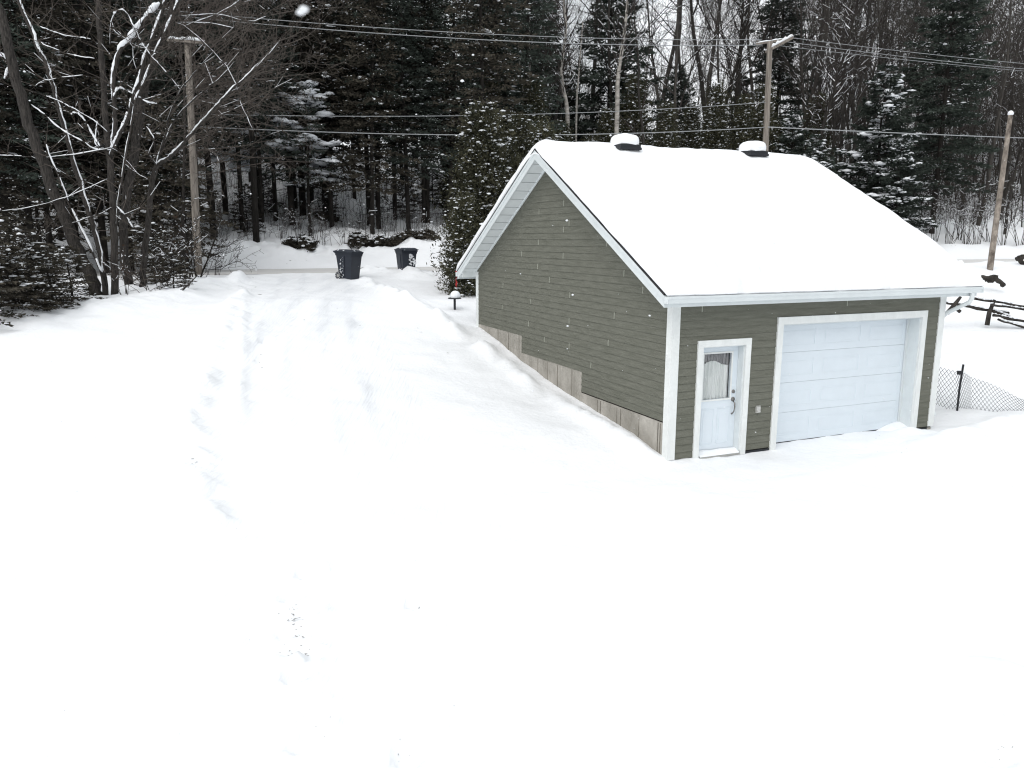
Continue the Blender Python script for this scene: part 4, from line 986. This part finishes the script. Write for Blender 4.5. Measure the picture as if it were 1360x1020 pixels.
birch_traced([(820, 138), (820, 110), (823, 85), (827, 62), (832, 20), (835, -20)], 50, .13, 'stout white birch trunk above the left roof vent', 0)
birch_traced([(602, 130), (605, 90), (608, 50), (612, 10), (615, -20)], 54, .06, 'slender pale birch in front of the dark conifers behind the bins', 0)
birch_traced([(697, 140), (694, 110), (690, 85), (688, 50), (684, 5)], 51, .05, 'thin pale birch leaning against the straight birch', 0)
birch_traced([(766, 125), (768, 108), (770, 80), (774, 30)], 53, .06, 'short thin birch between the crooked birch and the pointed spruce', 0)
# bare trees in the middle with sky behind
KB = 'bare trees against the sky above the ridge'
random.seed(5)
for (px, Y, sc) in ((726, 58, 1.15), (738, 52, .9), (785, 62, 1.3), (836, 57, 1.15), (858, 66, 1.2), (862, 52, .85), (905, 55, 1.05), (925, 60, 1.2), (945, 68, 1.2), (983, 56, 1.0), (1000, 64, 1.2), (1042, 60, 1.1), (1062, 66, 1.2), (1090, 58, 1.1), (1100, 72, 1.2), (1130, 64, 1.1), (680, 62, 1.2), (640, 60, 1.1), (880, 76, 1.2), (765, 76, 1.1), (815, 82, 1.2), (1015, 84, 1.2), (965, 84, 1.1), (715, 84, 1.1), (1050, 90, 1.2)):
    nm = 'front' if Y < 58 else 'middle' if Y < 70 else 'back'
    side = 'left of the first roof vent' if px < 820 else 'between the roof vents' if px < 985 else 'right of the second roof vent' if px < 1075 else 'over the right roof slope'
    put(random.choice(bar), px, Y, sc, 'bare grey tree, %s layer, %s' % (nm, side), KB, tilt=.05)
for px in range(640, 1120, 13):
    Y = random.uniform(53, 92); side = 'left of the first roof vent' if px < 820 else 'between the roof vents' if px < 985 else 'right of the second roof vent'
    put(random.choice(thin), px+random.uniform(-9, 9), Y, random.uniform(.9, 1.35), 'thin bare sapling, %s, %s' % ('near' if Y < 66 else 'farther' if Y < 80 else 'distant', side), 'thin saplings above the ridge', tilt=.08, name='bare_sapling')
# traced leaning bare tree at the right
birch_o = None
def dark_traced(pts, Y, r, label, group):
    b = at(pts[0][0], pts[0][1], Y); gz = float(H(b[0], Y)); b0 = np.array([b[0], Y, gz]); o = empty('bare_tree', (b[0], Y, gz), label, 'tree', 0, group)
    gp = np.array([np.array([0, 0, -.3])]+[at(p[0], p[1], Y)-b0 for p in pts]); t = np.arange(len(gp)); tt = np.linspace(0, len(gp)-1, (len(gp)-1)*5+1); Q = np.stack([np.interp(tt, t, gp[:, k]) for k in range(3)], 1)
    m = MB(); m.tube(Q, list(np.linspace(r*1.2, r*.4, len(Q))), 8); m.build('trunk', M['bark'], o, smooth=True)
    S = []; rd = random.Random(int(pts[0][0])+3)
    for k in range(len(Q)//4, len(Q)):
        for _ in range(2):
            az = rd.uniform(0, 6.28); grow(S, Q[k], nrm(np.array([cos(az), sin(az), .8])), rd.uniform(1.0, 3.2), r*.35, 1, rd, 3, .15, .05, .5, (3, 5))
    tr, br, s2 = segs_to(S, None, .45, seed=6, minr=.008); br.build('crown', M['twig'], o)
    if s2: s2.build('snow_load', M['snow_s'], o)
dark_traced([(1088, 190), (1098, 150), (1110, 110), (1122, 70), (1135, 20), (1142, -20)], 52, .12, 'leaning bare tree between the pole and the snow laden spruce', 'bare trees on the right')
dark_traced([(980, 100), (984, 60), (986, 20), (988, -20)], 58, .16, 'dark bare tree with spreading crown left of the pole behind the ridge', 'bare trees on the right')
# --- right hillside ---------------------------------------------------------------------
random.seed(9)
for k in range(64):
    px = random.uniform(1080, 1400); Y = random.uniform(62 if 1105 < px < 1290 else 54, 100)
    band = 'low' if Y < 66 else 'mid' if Y < 82 else 'high'
    put(random.choice(bar+thin), px, Y, random.uniform(.8, 1.1), 'bare tree %s on the right hillside, %s' % (band, 'left of the ragged conifer' if px < 1215 else 'behind the ragged conifer' if px < 1265 else 'right of the ragged conifer'), 'bare trees on the right hillside', tilt=.06)
for (px, Y, sc, l) in ((1225, 51, .9, 'at the right roof corner'), (1262, 51.5, 1.0, 'left of the slim leaning pole'), (1285, 52, .9, 'just left of the slim pole'), (1300, 52, 1.1, 'right behind the slim pole'), (1335, 53, 1, 'right of the slim pole'), (1358, 53, 1.0, 'at the right edge'), (1244, 52.5, .8, 'above the end of the eave'), (1275, 54, 1.1, 'second layer left of the slim pole'), (1318, 55, 1.2, 'second layer by the slim pole')):
    put(bsh[2], px, Y, sc*1.1, 'upright bare dark shrub of many stems '+l, 'shrubs along the far side of the road', cat='shrub', name='bare_shrub')
for (px, Y, sc, l) in ((1290, 60, .8, 'above the slim pole'), (1345, 62, .9, 'at the right edge'), (1320, 70, .9, 'behind the top of the slim pole'), (1212, 60, .9, 'beside the ragged conifer')):
    put(thin[1], px, Y, sc, 'snow streaked bare sapling '+l, 'saplings on the right slope', name='bare_sapling')
# distant wood on the right hill and behind, one mass
far = MB(); fr = random.Random(4)
S = []
for v in range(3):
    s_ = []; grow(s_, np.array([0, 0, -.3]), np.array([0.05*v-.04, .03, 1]), 13, .085, 0, random.Random(60+v), 2, .09, .03, .42, (13, 16)); S.append(s_)
PA, PB, RA, RB = [], [], [], []
for k in range(900):
    if k < 560: px = fr.uniform(1060, 1500); Y = fr.uniform(66, 150)
    else: px = fr.uniform(620, 1130); Y = fr.uniform(86, 150)
    x = (px-680)/F*Y; z = float(H(x, Y)); s_ = S[k % 3]; a = fr.uniform(0, 6.28); sc = fr.uniform(.65, 1.1) if k < 560 else fr.uniform(.5, .8)
    A = np.array([q[0] for q in s_])*sc; B = np.array([q[1] for q in s_])*sc
    Rm = np.array([[cos(a), -sin(a), 0], [sin(a), cos(a), 0], [0, 0, 1]]); t0 = np.array([x, Y, z])
    PA.append(A@Rm.T+t0); PB.append(B@Rm.T+t0); RA.append(np.maximum([q[2] for q in s_], .022)*sc); RB.append(np.maximum([q[3] for q in s_], .016)*sc)
print('far segs', sum(map(len, PA)))
far.prisms(np.concatenate(PA), np.concatenate(PB), np.concatenate(RA), np.concatenate(RB), 3)
tag(far.build('hillside_woods', M['bark_grey']), 'grey mass of distant bare woods covering the hill', 'woods', kind='stuff')
# thicket: fine undergrowth beyond the road, one mass
rng = np.random.default_rng(77)
def thicket(n, pxr, dr, hmax, name, label, mt, tw=6, needle=False, snowp=.2):
    px = rng.uniform(*pxr, n); d = rng.uniform(*dr, n); X_ = []; 
    k = (px-680)/F; y = (36.5+d/.95)/(1-.33*k); x = k*y; z = H(x, y)
    b = np.stack([x, y, z-.05], 1); h = rng.uniform(.3, 1, n)**1.3*hmax; az = rng.random(n)*6.28; t = rng.uniform(0, .35, n)
    top = b+np.stack([np.cos(az)*t*h, np.sin(az)*t*h, h], 1)
    m = MB(); m.prisms(b, top, .011, .006, 3, 0)
    for _ in range(tw):
        f = rng.uniform(.2, 1, n)[:, None]; o = b+(top-b)*f; a2 = rng.random(n)*6.28; l = (.15+.4*h*rng.random(n))
        e = o+np.stack([np.cos(a2)*l*.8, np.sin(a2)*l*.8, l*rng.uniform(0, .9, n)], 1); m.prisms(o, e, .007, .005, 3, 0)
        if _ == 0:
            pk = rng.random(n) < snowp; m.prisms(o[pk]+[0, 0, .015], e[pk]+[0, 0, .015], .016, .012, 4, 1)
            pk = rng.random(n) < snowp; m.blobs(e[pk], np.stack([rng.uniform(.04, .11, pk.sum())]*2+[rng.uniform(.02, .06, pk.sum())], 1), 1)
        if needle: needles(m, e, e-o, .22, .07, 2, .9); needles(m, (o+e)/2, e-o, .22, .07, 2, .9)
    tag(m.build(name, [M['twig'], M['snow_s'], M['hemlock']]), label, 'undergrowth', kind='stuff')
thicket(1500, (690, 1420), (9, 40), 2.4, 'undergrowth', 'grey brown tangle of brush over the slope right of the cedar', 'twig', 6)
thicket(2600, (700, 1220), (8, 26), 4.2, 'brushwood', 'dark brush with snow dots between cedars and spruces above the ridge', 'twig', 6, True)
thicket(1700, (1190, 1400), (12, 40), 4.8, 'brushwood', 'dark brush on the lower right hillside', 'twig', 6, True, .06)
thicket(750, (250, 640), (6.5, 22), 1.9, 'undergrowth', 'thin twigs and seedlings on the snowy forest floor beyond the road', 'twig', 5)
thicket(350, (-60, 250), (10, 34), 2.2, 'brushwood', 'dark seedlings under the far left woods', 'twig', 5, True)
# --- understory beyond the road, left of the cedar -----------------------------------------
def yroad(px, d): k = (px-680)/F; return (36.5+d/.95)/(1-.33*k)
for (px, d, sc, pr, l) in ((372, 7, .8, 0, 'left of the thick conifer trunk'), (395, 6.5, .7, 1, 'right below the thick conifer trunk'), (420, 6.5, .8, 0, 'with rusty leaves left of the first bin'), (455, 6.5, .55, 1, 'just behind the first bin'), (300, 7, .7, 0, 'right of the utility pole foot'), (330, 9, .7, 0, 'between the pole and the snow mound'), (520, 9, .6, 0, 'above the dark creeping bushes'), (560, 8, .7, 1, 'between the second bin and the cedar'), (480, 10, .7, 0, 'between the two bins')):
    put(bsh[pr], px, yroad(px, d), sc, 'bare twiggy shrub in the snow '+l, 'shrubs below the dark woods', cat='shrub')
def mat_bush(px, d, L, Hh, label):
    Y = yroad(px, d); x = (px-680)/F*Y; n = int(1500*L); m = MB()
    c = np.stack([rng.uniform(-L/2, L/2, n), rng.normal(0, .3, n), 0*rng.random(n)], 1); env = Hh*(1-(np.abs(c[:, 0])/(L/2))**2*.6)
    c[:, 2] = .05+rng.random(n)*env*.8; c[:, 0] += 0
    z0 = float(H(x, Y)); c[:, 2] += H(x+c[:, 0], Y+c[:, 1]+.33*c[:, 0])-z0; c[:, 1] += .33*c[:, 0]
    st = MB(); a = c[rng.integers(0, n, 90)]; st.prisms(a*[1, 1, 0]+[0, 0, -.1], a, .012, .006, 3)
    needles(m, c, rng.normal(0, 1, (n, 3))*[1, 1, .4]+[0, 0, .3], .18, .06, 0, .3)
    sn = MB(); k = rng.integers(0, n, int(26*L)); q = c[k]; q[:, 2] = q[:, 2]+.12; sn.blobs(q, np.stack([rng.uniform(.06, .2, len(q)), rng.uniform(.05, .14, len(q)), rng.uniform(.03, .07, len(q))], 1))
    o = empty('juniper_bush', (x, Y, z0), label, 'shrub', 0, 'dark creeping bushes on the far bank')
    st.build('stems', M['bark'], o); m.build('foliage', M['hemlock'], o); sn.build('snow_load', M['snow_s'], o, smooth=True)
mat_bush(508, 5.6, 1.7, .55, 'dark creeping bush on the bank between the two bins')
mat_bush(535, 5.9, 1.6, .5, 'dark creeping bush right above the half sunk bin')
mat_bush(565, 5.8, 1.5, .5, 'dark creeping bush nearest the cedar on the far bank')
mat_bush(403, 5.2, 1.3, .4, 'small dark creeping bush left of the first bin')
mat_bush(478, 6.8, .8, .35, 'tiny dark bush above the gap between the bins')
mat_bush(440, 12, 1.0, .4, 'small dark bush farther up the forest floor')
for (px, d, sc, l) in ((328, 9, .75, 'above the snow mound right of the utility pole'), (437, 12, .6, 'beside the paired thin trunks behind the first bin'), (540, 13, .8, 'in the forest gap above the second bin'), (575, 16, .8, 'by the trunk nearest the cedar'), (352, 15, .7, 'left of the thick conifer trunk')):
    put(hem[1], px, yroad(px, d), sc, 'little dark fir seedling '+l, 'fir seedlings on the forest floor', name='fir_sapling')
for (px, d, l) in ((322, 9, 'left of the snow mound'), (349, 10, 'right of the snow mound'), (367, 12, 'left of the thick conifer'), (432, 12, 'left one of the pair behind the first bin'), (438, 12.4, 'right one of the pair behind the first bin'), (503, 10, 'between the bins'), (525, 12, 'just left of the second bin'), (563, 11, 'right of the second bin'), (472, 19, 'deep in the gap behind the first bin'), (416, 17, 'short and thick behind the thick conifer')):
    put(con[3], px, yroad(px, d), random.uniform(.62, .8), 'slim dark trunked conifer '+l, 'slim conifers on the forest edge', sz=1.35)
# snow laden bough tree at (400..460, 150..180)
sl_ = conifer(91, 8.0, 2.5, 3.0, .10, .0, 1.3, 3.2, power=.6, gap=.5, big=2.2)
put(sl_, 412, 42.5, 1.0, 'conifer with thick white snow shelves above the first bin', KC, rz=.3)
put(sl_, 345, 43, .95, 'snow plastered conifer bough mass right of the utility pole', KC, rz=2.2)

# --- the near multi-stemmed tree, traced and given depth --------------------------------------
rng = np.random.default_rng(15)
foot = ground_at(146, 392); TY = float(foot[1]); b = np.array([foot[0], TY, float(H(foot[0], TY))-.05])
TR = empty('bare_tree', tuple(b), 'leaning multi-stemmed bare tree with snow lined limbs at the left', 'tree')
print('tree Y', TY)
px2m = TY/F
def stem(name, pts, r0, r1, snow, mt='bark_near', parent=TR):
    m = MB(); sn = MB(); Q, rr = traced(m, sn, b, TY, pts, r0*px2m*.86, r1*px2m*.82, snow*px2m, 8)
    o = m.build(name, M[mt], parent, smooth=True)
    if sn.n: sn.build('snow_load', M['snow_s'], o, smooth=True)
    return Q, rr
LIMB = []
def L(name, pts, r0, r1, snow): LIMB.append(stem(name, pts, r0, r1, snow))
L('trunk', [(130, 398, -.1), (122, 372, -.1), (105, 335, -.1), (78, 271, -.2), (51, 203, -.3), (34, 152, -.4), (19, 95, -.5), (5, 40, -.6), (-10, -10, -.6)], 9.5, 6.5, 0)
L('trunk', [(140, 392, -.1), (135, 345, -.1), (126, 305, .0), (118, 283, 0), (109, 252, .1), (97, 212, .1), (88, 176, .2), (79, 149, .2), (71, 116, .3), (62, 87, .3), (51, 66, .3), (44, 46, .4), (31, 19, .4), (20, -12, .4)], 4.6, 2.6, 3.0)
L('trunk', [(152, 398, -.3), (152, 330, -.3), (150, 270, -.2), (146, 220, -.2), (141, 170, 0), (137, 103, 0), (132, 44, .1), (131, -12, .1)], 5.6, 4.0, 0)
L('trunk', [(172, 378, .4), (165, 340, .4), (163, 319, .4), (168, 262, .3), (176, 218, .3), (183, 174, .2), (188, 137, .2), (194, 105, .1), (207, 66, 0), (220, 42, 0), (231, 15, 0), (240, -14, 0)], 6.6, 7.2, 0)
L('trunk', [(189, 382, .8), (191, 348, .8), (196, 304, .9), (199, 262, .9), (204, 233, .9), (209, 219, .9)], 5.4, 4.2, 0)
L('limb', [(149, 200, -.2), (154, 170, -.2), (152, 140, -.3), (151, 105, -.3), (154, 85, -.3), (161, 63, -.3), (174, 55, -.2), (186, 34, -.2), (203, 15, -.1), (214, 6, 0)], 3.2, 2.8, 5.2)
L('limb', [(147, 208, -.2), (156, 183, -.3), (164, 170, -.3), (172, 150, -.3), (178, 125, -.3), (186, 104, -.2), (191, 82, -.2), (200, 58, -.2), (208, 37, -.2), (216, 14, -.2), (224, -12, -.2)], 2.6, 2.2, 2.8)
L('limb', [(155, 300, -.3), (157, 268, -.4), (163, 235, -.4), (168, 200, -.4), (174, 168, -.4), (180, 132, -.4), (192, 108, -.3), (209, 64, -.3), (222, 38, -.3), (232, 14, -.3), (241, -10, -.3)], 1.5, 1.5, 1.9)
L('limb', [(135, 362, -.3), (118, 325, -.3), (94, 277, -.3), (78, 235, -.35), (66, 209, -.4), (59, 187, -.4)], 1.6, 1.0, 2.2)
L('limb', [(209, 219, .9), (223, 211, .8), (232, 203, .7), (245, 189, .6), (258, 175, .5), (273, 158, .4), (286, 143, .3), (298, 130, .2), (311, 115, .1), (322, 107, 0), (345, 84, 0), (372, 55, 0)], 3.0, .8, 2.6)
L('limb', [(208, 221, .9), (212, 205, 1.0), (223, 181, 1.1), (229, 165, 1.1), (243, 146, 1.2), (262, 128, 1.3), (290, 106, 1.4), (318, 76, 1.5)], 2.2, .7, 1.2)
L('limb', [(212, 205, 1.0), (221, 175, .9), (226, 150, .8), (240, 118, .8), (262, 92, .7), (283, 70, .6)], 1.6, .6, .8)
L('limb', [(194, 168, -.2), (206, 185, -.2), (197, 205, 0), (203, 213, .6), (209, 220, .9)][::-1], 1.2, .7, 1.2)
for pts, r, sn_ in (([(147, 200), (123, 198), (109, 187), (91, 178), (76, 168), (59, 152), (41, 139)], .9, 1.4), ([(150, 196), (110, 204), (65, 209), (30, 208), (-10, 205)], .9, 1.1), ([(132, 194), (122, 178), (113, 161), (105, 151), (97, 149), (95, 152)], .9, 1.6), ([(142, 175), (125, 160), (100, 145), (70, 130), (40, 120)], .6, .9), ([(150, 235), (90, 262), (40, 276), (-10, 281)], .6, .7), ([(152, 128), (156, 119), (161, 117), (179, 126), (193, 135), (208, 138)], 1.1, 1.8), ([(130, 160), (126, 190), (131, 196)], .8, 1.2),
        ([(146, 60), (148, 28), (154, 15), (163, 12), (171, 22), (177, 34), (183, 47), (190, 60), (202, 76), (214, 88), (223, 99), (240, 120)], .9, 1.1), ([(148, 28), (152, 43), (170, 53), (176, 62), (178, 85), (184, 98)], .6, .6), ([(232, 30), (246, 35), (267, 53), (289, 76), (301, 88), (313, 113), (320, 140), (335, 170)], 1.1, .8), ([(125, 78), (103, 75), (84, 70), (60, 60), (50, 54)], .6, .9), ([(120, 52), (108, 50), (85, 47), (65, 40), (50, 34)], .5, .8), ([(110, 100), (90, 102), (75, 104), (55, 108), (40, 120)], .5, .7), ([(210, 70), (178, 60), (162, 48), (150, 34)], .5, .4), ([(155, 275), (168, 288), (176, 302)], .9, 1.4), ([(196, 238), (176, 226), (160, 214)], .5, .4), ([(8, 105), (15, 84), (5, 74), (-10, 71)], 2.2, 3.2),
        ([(172, 356), (182, 366), (192, 374), (196, 388), (188, 404)], 1.0, 0), ([(148, 276), (132, 285), (108, 292), (84, 300), (60, 312), (30, 318), (5, 330)], .7, .6),
        ([(238, 22), (290, 18), (330, 30), (360, 20)], .7, .7), ([(236, 30), (280, 30), (320, 40)], .6, .7), ([(246, 35), (300, 14), (330, -8)], .9, 1.0)):
    L('branch', [(p[0], p[1], -.35+.12*random.uniform(-1, 1)+(.5 if p[0] > 230 else 0)) for p in pts], r, max(.35, r*.5), sn_)
# fine twigs springing from the limbs, denser on the right hand side
S = []; rd = random.Random(8)
for Q, rr in LIMB:
    for k in range(2, len(Q)):
        px = 680+Q[k][0]*0
        w = 1 if rr[k] < 3*px2m else .35
        if rd.random() < w*.5:
            right = 1.0 if (b+Q[k])[0] > at(200, 200, TY)[0] else 0
            az = rd.gauss(0, .9) if right else rd.uniform(0, 6.28)
            up_ = rd.uniform(.1, 1.0); grow(S, Q[k], nrm(np.array([cos(az), sin(az)*.8, up_])), rd.uniform(.5, 1.5)+right*rd.uniform(0, 2.2), .012, 1, rd, 3 if right else 2, .17, .02, .5, (3, 5))
print('near twigs', len(S))
tr_, br_, s2 = segs_to(S, None, .08, seed=9, minr=.0042, snow_r=.0055, snow_t=.007); br_.build('crown', M['twig_near'], TR)
s2.build('snow_load', M['snow_s'], TR)
# arching bare limbs coming from a tree left of the pole, over the woods
def overhang(seed, px, Y, Ht, label, dirs, sc=1.0):
    rd = random.Random(seed); S = []; grow(S, np.array([0, 0, -.3]), nrm(np.array([.12, 0, 1])), Ht, .075, 0, rd, 1, .03, .03, .3, (4, 5))
    for k in range(52):
        h = rd.uniform(.35, 1)*Ht; az = rd.gauss(-.1, .55); p = np.array([.12*h, 0, h]); grow(S, p, nrm(np.array([cos(az), sin(az), rd.uniform(-.05, .7)])), rd.uniform(2.0, 5.2), rd.uniform(.02, .04), 1, rd, 3, .13, -.01, .42, (5, 8))
    tr, br, sn = segs_to(S, None, .06, seed=seed, minr=.0075, snow_t=.007); pr = Proto('bare_tree', [('trunk', tr, M['bark_near'], True), ('crown', br, M['twig_near'], False), ('snow_load', sn, M['snow_s'], False)])
    print('overhang', len(S)); put(pr, px, Y, sc, label, cat='tree', rz=0)
overhang(71, 236, 31.0, 10.5, 'bare tree arching long fine branches over the woods right of the left pole', 0)
# bush and shrubs at the driveway mouth
for (px, py, sc, pr, l, rz) in ((168, 398, .6, 1, 'small bare shrub right in front of the multi-stemmed tree', 4), (30, 420, .8, 0, 'bare shrub poking from the left edge saplings', 5), (262, 372, 1.0, 0, 'tall bare shrub leaning out over the left driveway bank', 0), (240, 384, .8, 1, 'bare shrub with a few brown leaves left of the driveway bank', 1), (215, 392, .75, 0, 'low bare shrub right of the multi-stemmed tree', 2), (285, 366, .8, 0, 'bare shrub closest to the road at the left driveway bank', 3), (252, 372, .9, 2, 'upright bare shrub in front of the utility pole foot', 1)):
    g_ = ground_at(px, py); bsh[pr].place(g_[0], g_[1], sc*1.0, rz=rz, label=l, cat='shrub', group='shrubs by the driveway mouth')
g_ = ground_at(266, 369); P0 = np.array([g_[0], g_[1], float(H(g_[0], g_[1]))-.05])
SH = empty('bare_shrub', tuple(P0), 'dark forked bare shrub arching over the snowbank right beside the utility pole foot', 'shrub', 0, 'shrubs by the driveway mouth')
m = MB(); S = []; rd = random.Random(21)
for pts, r, dy in (([(266, 370), (270, 358), (275, 347), (280, 332), (286, 317), (288, 304), (294, 289)], .032, 0), ([(271, 357), (284, 358), (293, 358), (305, 350), (318, 347), (328, 354)], .015, -.2), ([(277, 343), (290, 336), (303, 336), (316, 330)], .013, .2), ([(280, 331), (302, 328), (312, 320), (323, 318)], .014, -.3), ([(284, 320), (272, 323), (264, 327)], .012, .2), ([(241, 376), (242, 362), (244, 348), (247, 336)], .018, .1), ([(252, 374), (252, 360), (254, 342), (258, 319), (257, 305)], .018, -.1), ([(266, 370), (256, 360), (247, 352), (232, 346)], .014, -.3), ([(262, 372), (240, 380), (224, 388), (206, 402)], .018, -.4)):
    P = [at(px, py, g_[1]+dy*k/len(pts))-P0 for k, (px, py) in enumerate(pts)]; m.tube(P, list(np.linspace(r, r*.45, len(P))), 6)
    for k in range(1, len(P)):
        for _ in range(3):
            az = rd.uniform(0, 6.28); q = P[k-1]+(P[k]-P[k-1])*rd.random(); grow(S, q, nrm(nrm(P[k]-P[k-1])*.9+np.array([cos(az), sin(az), .4])*.8), rd.uniform(.3, .95), r*.4, 1, rd, 2, .13, .02, .5, (2, 4))
m.build('stems', M['bark'], SH, smooth=True)
A = np.array([q[0] for q in S]); B = np.array([q[1] for q in S]); m = MB(); m.prisms(A, B, np.maximum([q[2] for q in S], .0065), .005, 3); m.build('twigs', M['bark'], SH)
m = MB(); g_ = ground_at(240, 398); P0 = np.array([g_[0], g_[1], float(H(g_[0], g_[1]))])
for pts, r in (([(207, 405), (225, 398), (240, 388), (252, 376), (262, 366)], .035), ([(218, 395), (232, 390), (247, 380)], .02), ([(178, 378), (196, 380), (200, 396), (190, 404)], .018)):
    m.tube([at(px, py, g_[1]+.2)-P0 for px, py in pts], list(np.linspace(r, r*.4, len(pts))), 6)
o = m.build('fallen_branch', M['bark_near'], smooth=True); o.location = tuple(P0); tag(o, 'fallen dark branches lying on the snow left of the driveway', 'branch')
# dead leaning tree top right bare snag in the bank
# --- litter and clods on the drive, falling snow -------------------------------------------------
m = MB(); C = []; Sx = []
def lit(px, py, n, sp, s):
    for k in range(n):
        a, c = rd.gauss(px, sp), rd.gauss(py, sp*.7); g_ = ground_at(a, c); C.append((g_[0], g_[1], float(H(g_[0], g_[1]))+.020)); q = s*rd.uniform(.3, 1.2)*.8; Sx.append((q*rd.uniform(1, 3.4), q*.6, q*.35))
for a in ((392, 820, 34, 10, .011), (400, 868, 34, 11, .011), (556, 802, 3, 4, .012), (330, 709, 1, 2, .02), (345, 476, 5, 4, .02), (320, 700, 2, 5, .01), (420, 975, 10, 10, .007), (545, 1000, 8, 12, .009), (1050, 700, 4, 20, .01), (1250, 745, 4, 10, .01), (1336, 995, 6, 6, .012), (262, 620, 4, 5, .015), (560, 435, 6, 25, .02), (1190, 600, 10, 22, .012), (470, 420, 10, 30, .018), (400, 340, 14, 40, .04), (560, 335, 8, 20, .03), (1280, 330, 10, 20, .03), (330, 380, 12, 14, .025), (700, 700, 14, 220, .006), (520, 560, 12, 120, .008)): lit(*a)
m.blobs(np.array(C), np.array(Sx)); tag(m.build('litter', M['speck']), 'specks of bark and leaf litter scattered on the snow', 'litter', kind='stuff')
m = MB(); rng = np.random.default_rng(5); n = 1100
d_ = rng.uniform(2.2, 16, n); px = rng.uniform(-60, 1420, n); py = rng.uniform(-20, 1040, n)
C = np.array([at(a, c, e) for a, c, e in zip(px, py, d_)]); ok = C[:, 2] > H(C[:, 0], C[:, 1])+.1; C = C[ok]
s_ = rng.uniform(.0012, .0048, len(C)); C = np.concatenate([C, [at(404, 14, .42), at(399, 18, .43), at(614, 108, 3.0)]]); s_ = np.concatenate([s_, [.0030, .0026, .008]])
m.blobs(C, np.stack([s_, s_*.9, s_*.8], 1)); tag(m.build('falling_snow', M['snow_s'], smooth=True), 'scattered snowflakes falling through the air', 'snowflakes', kind='stuff')
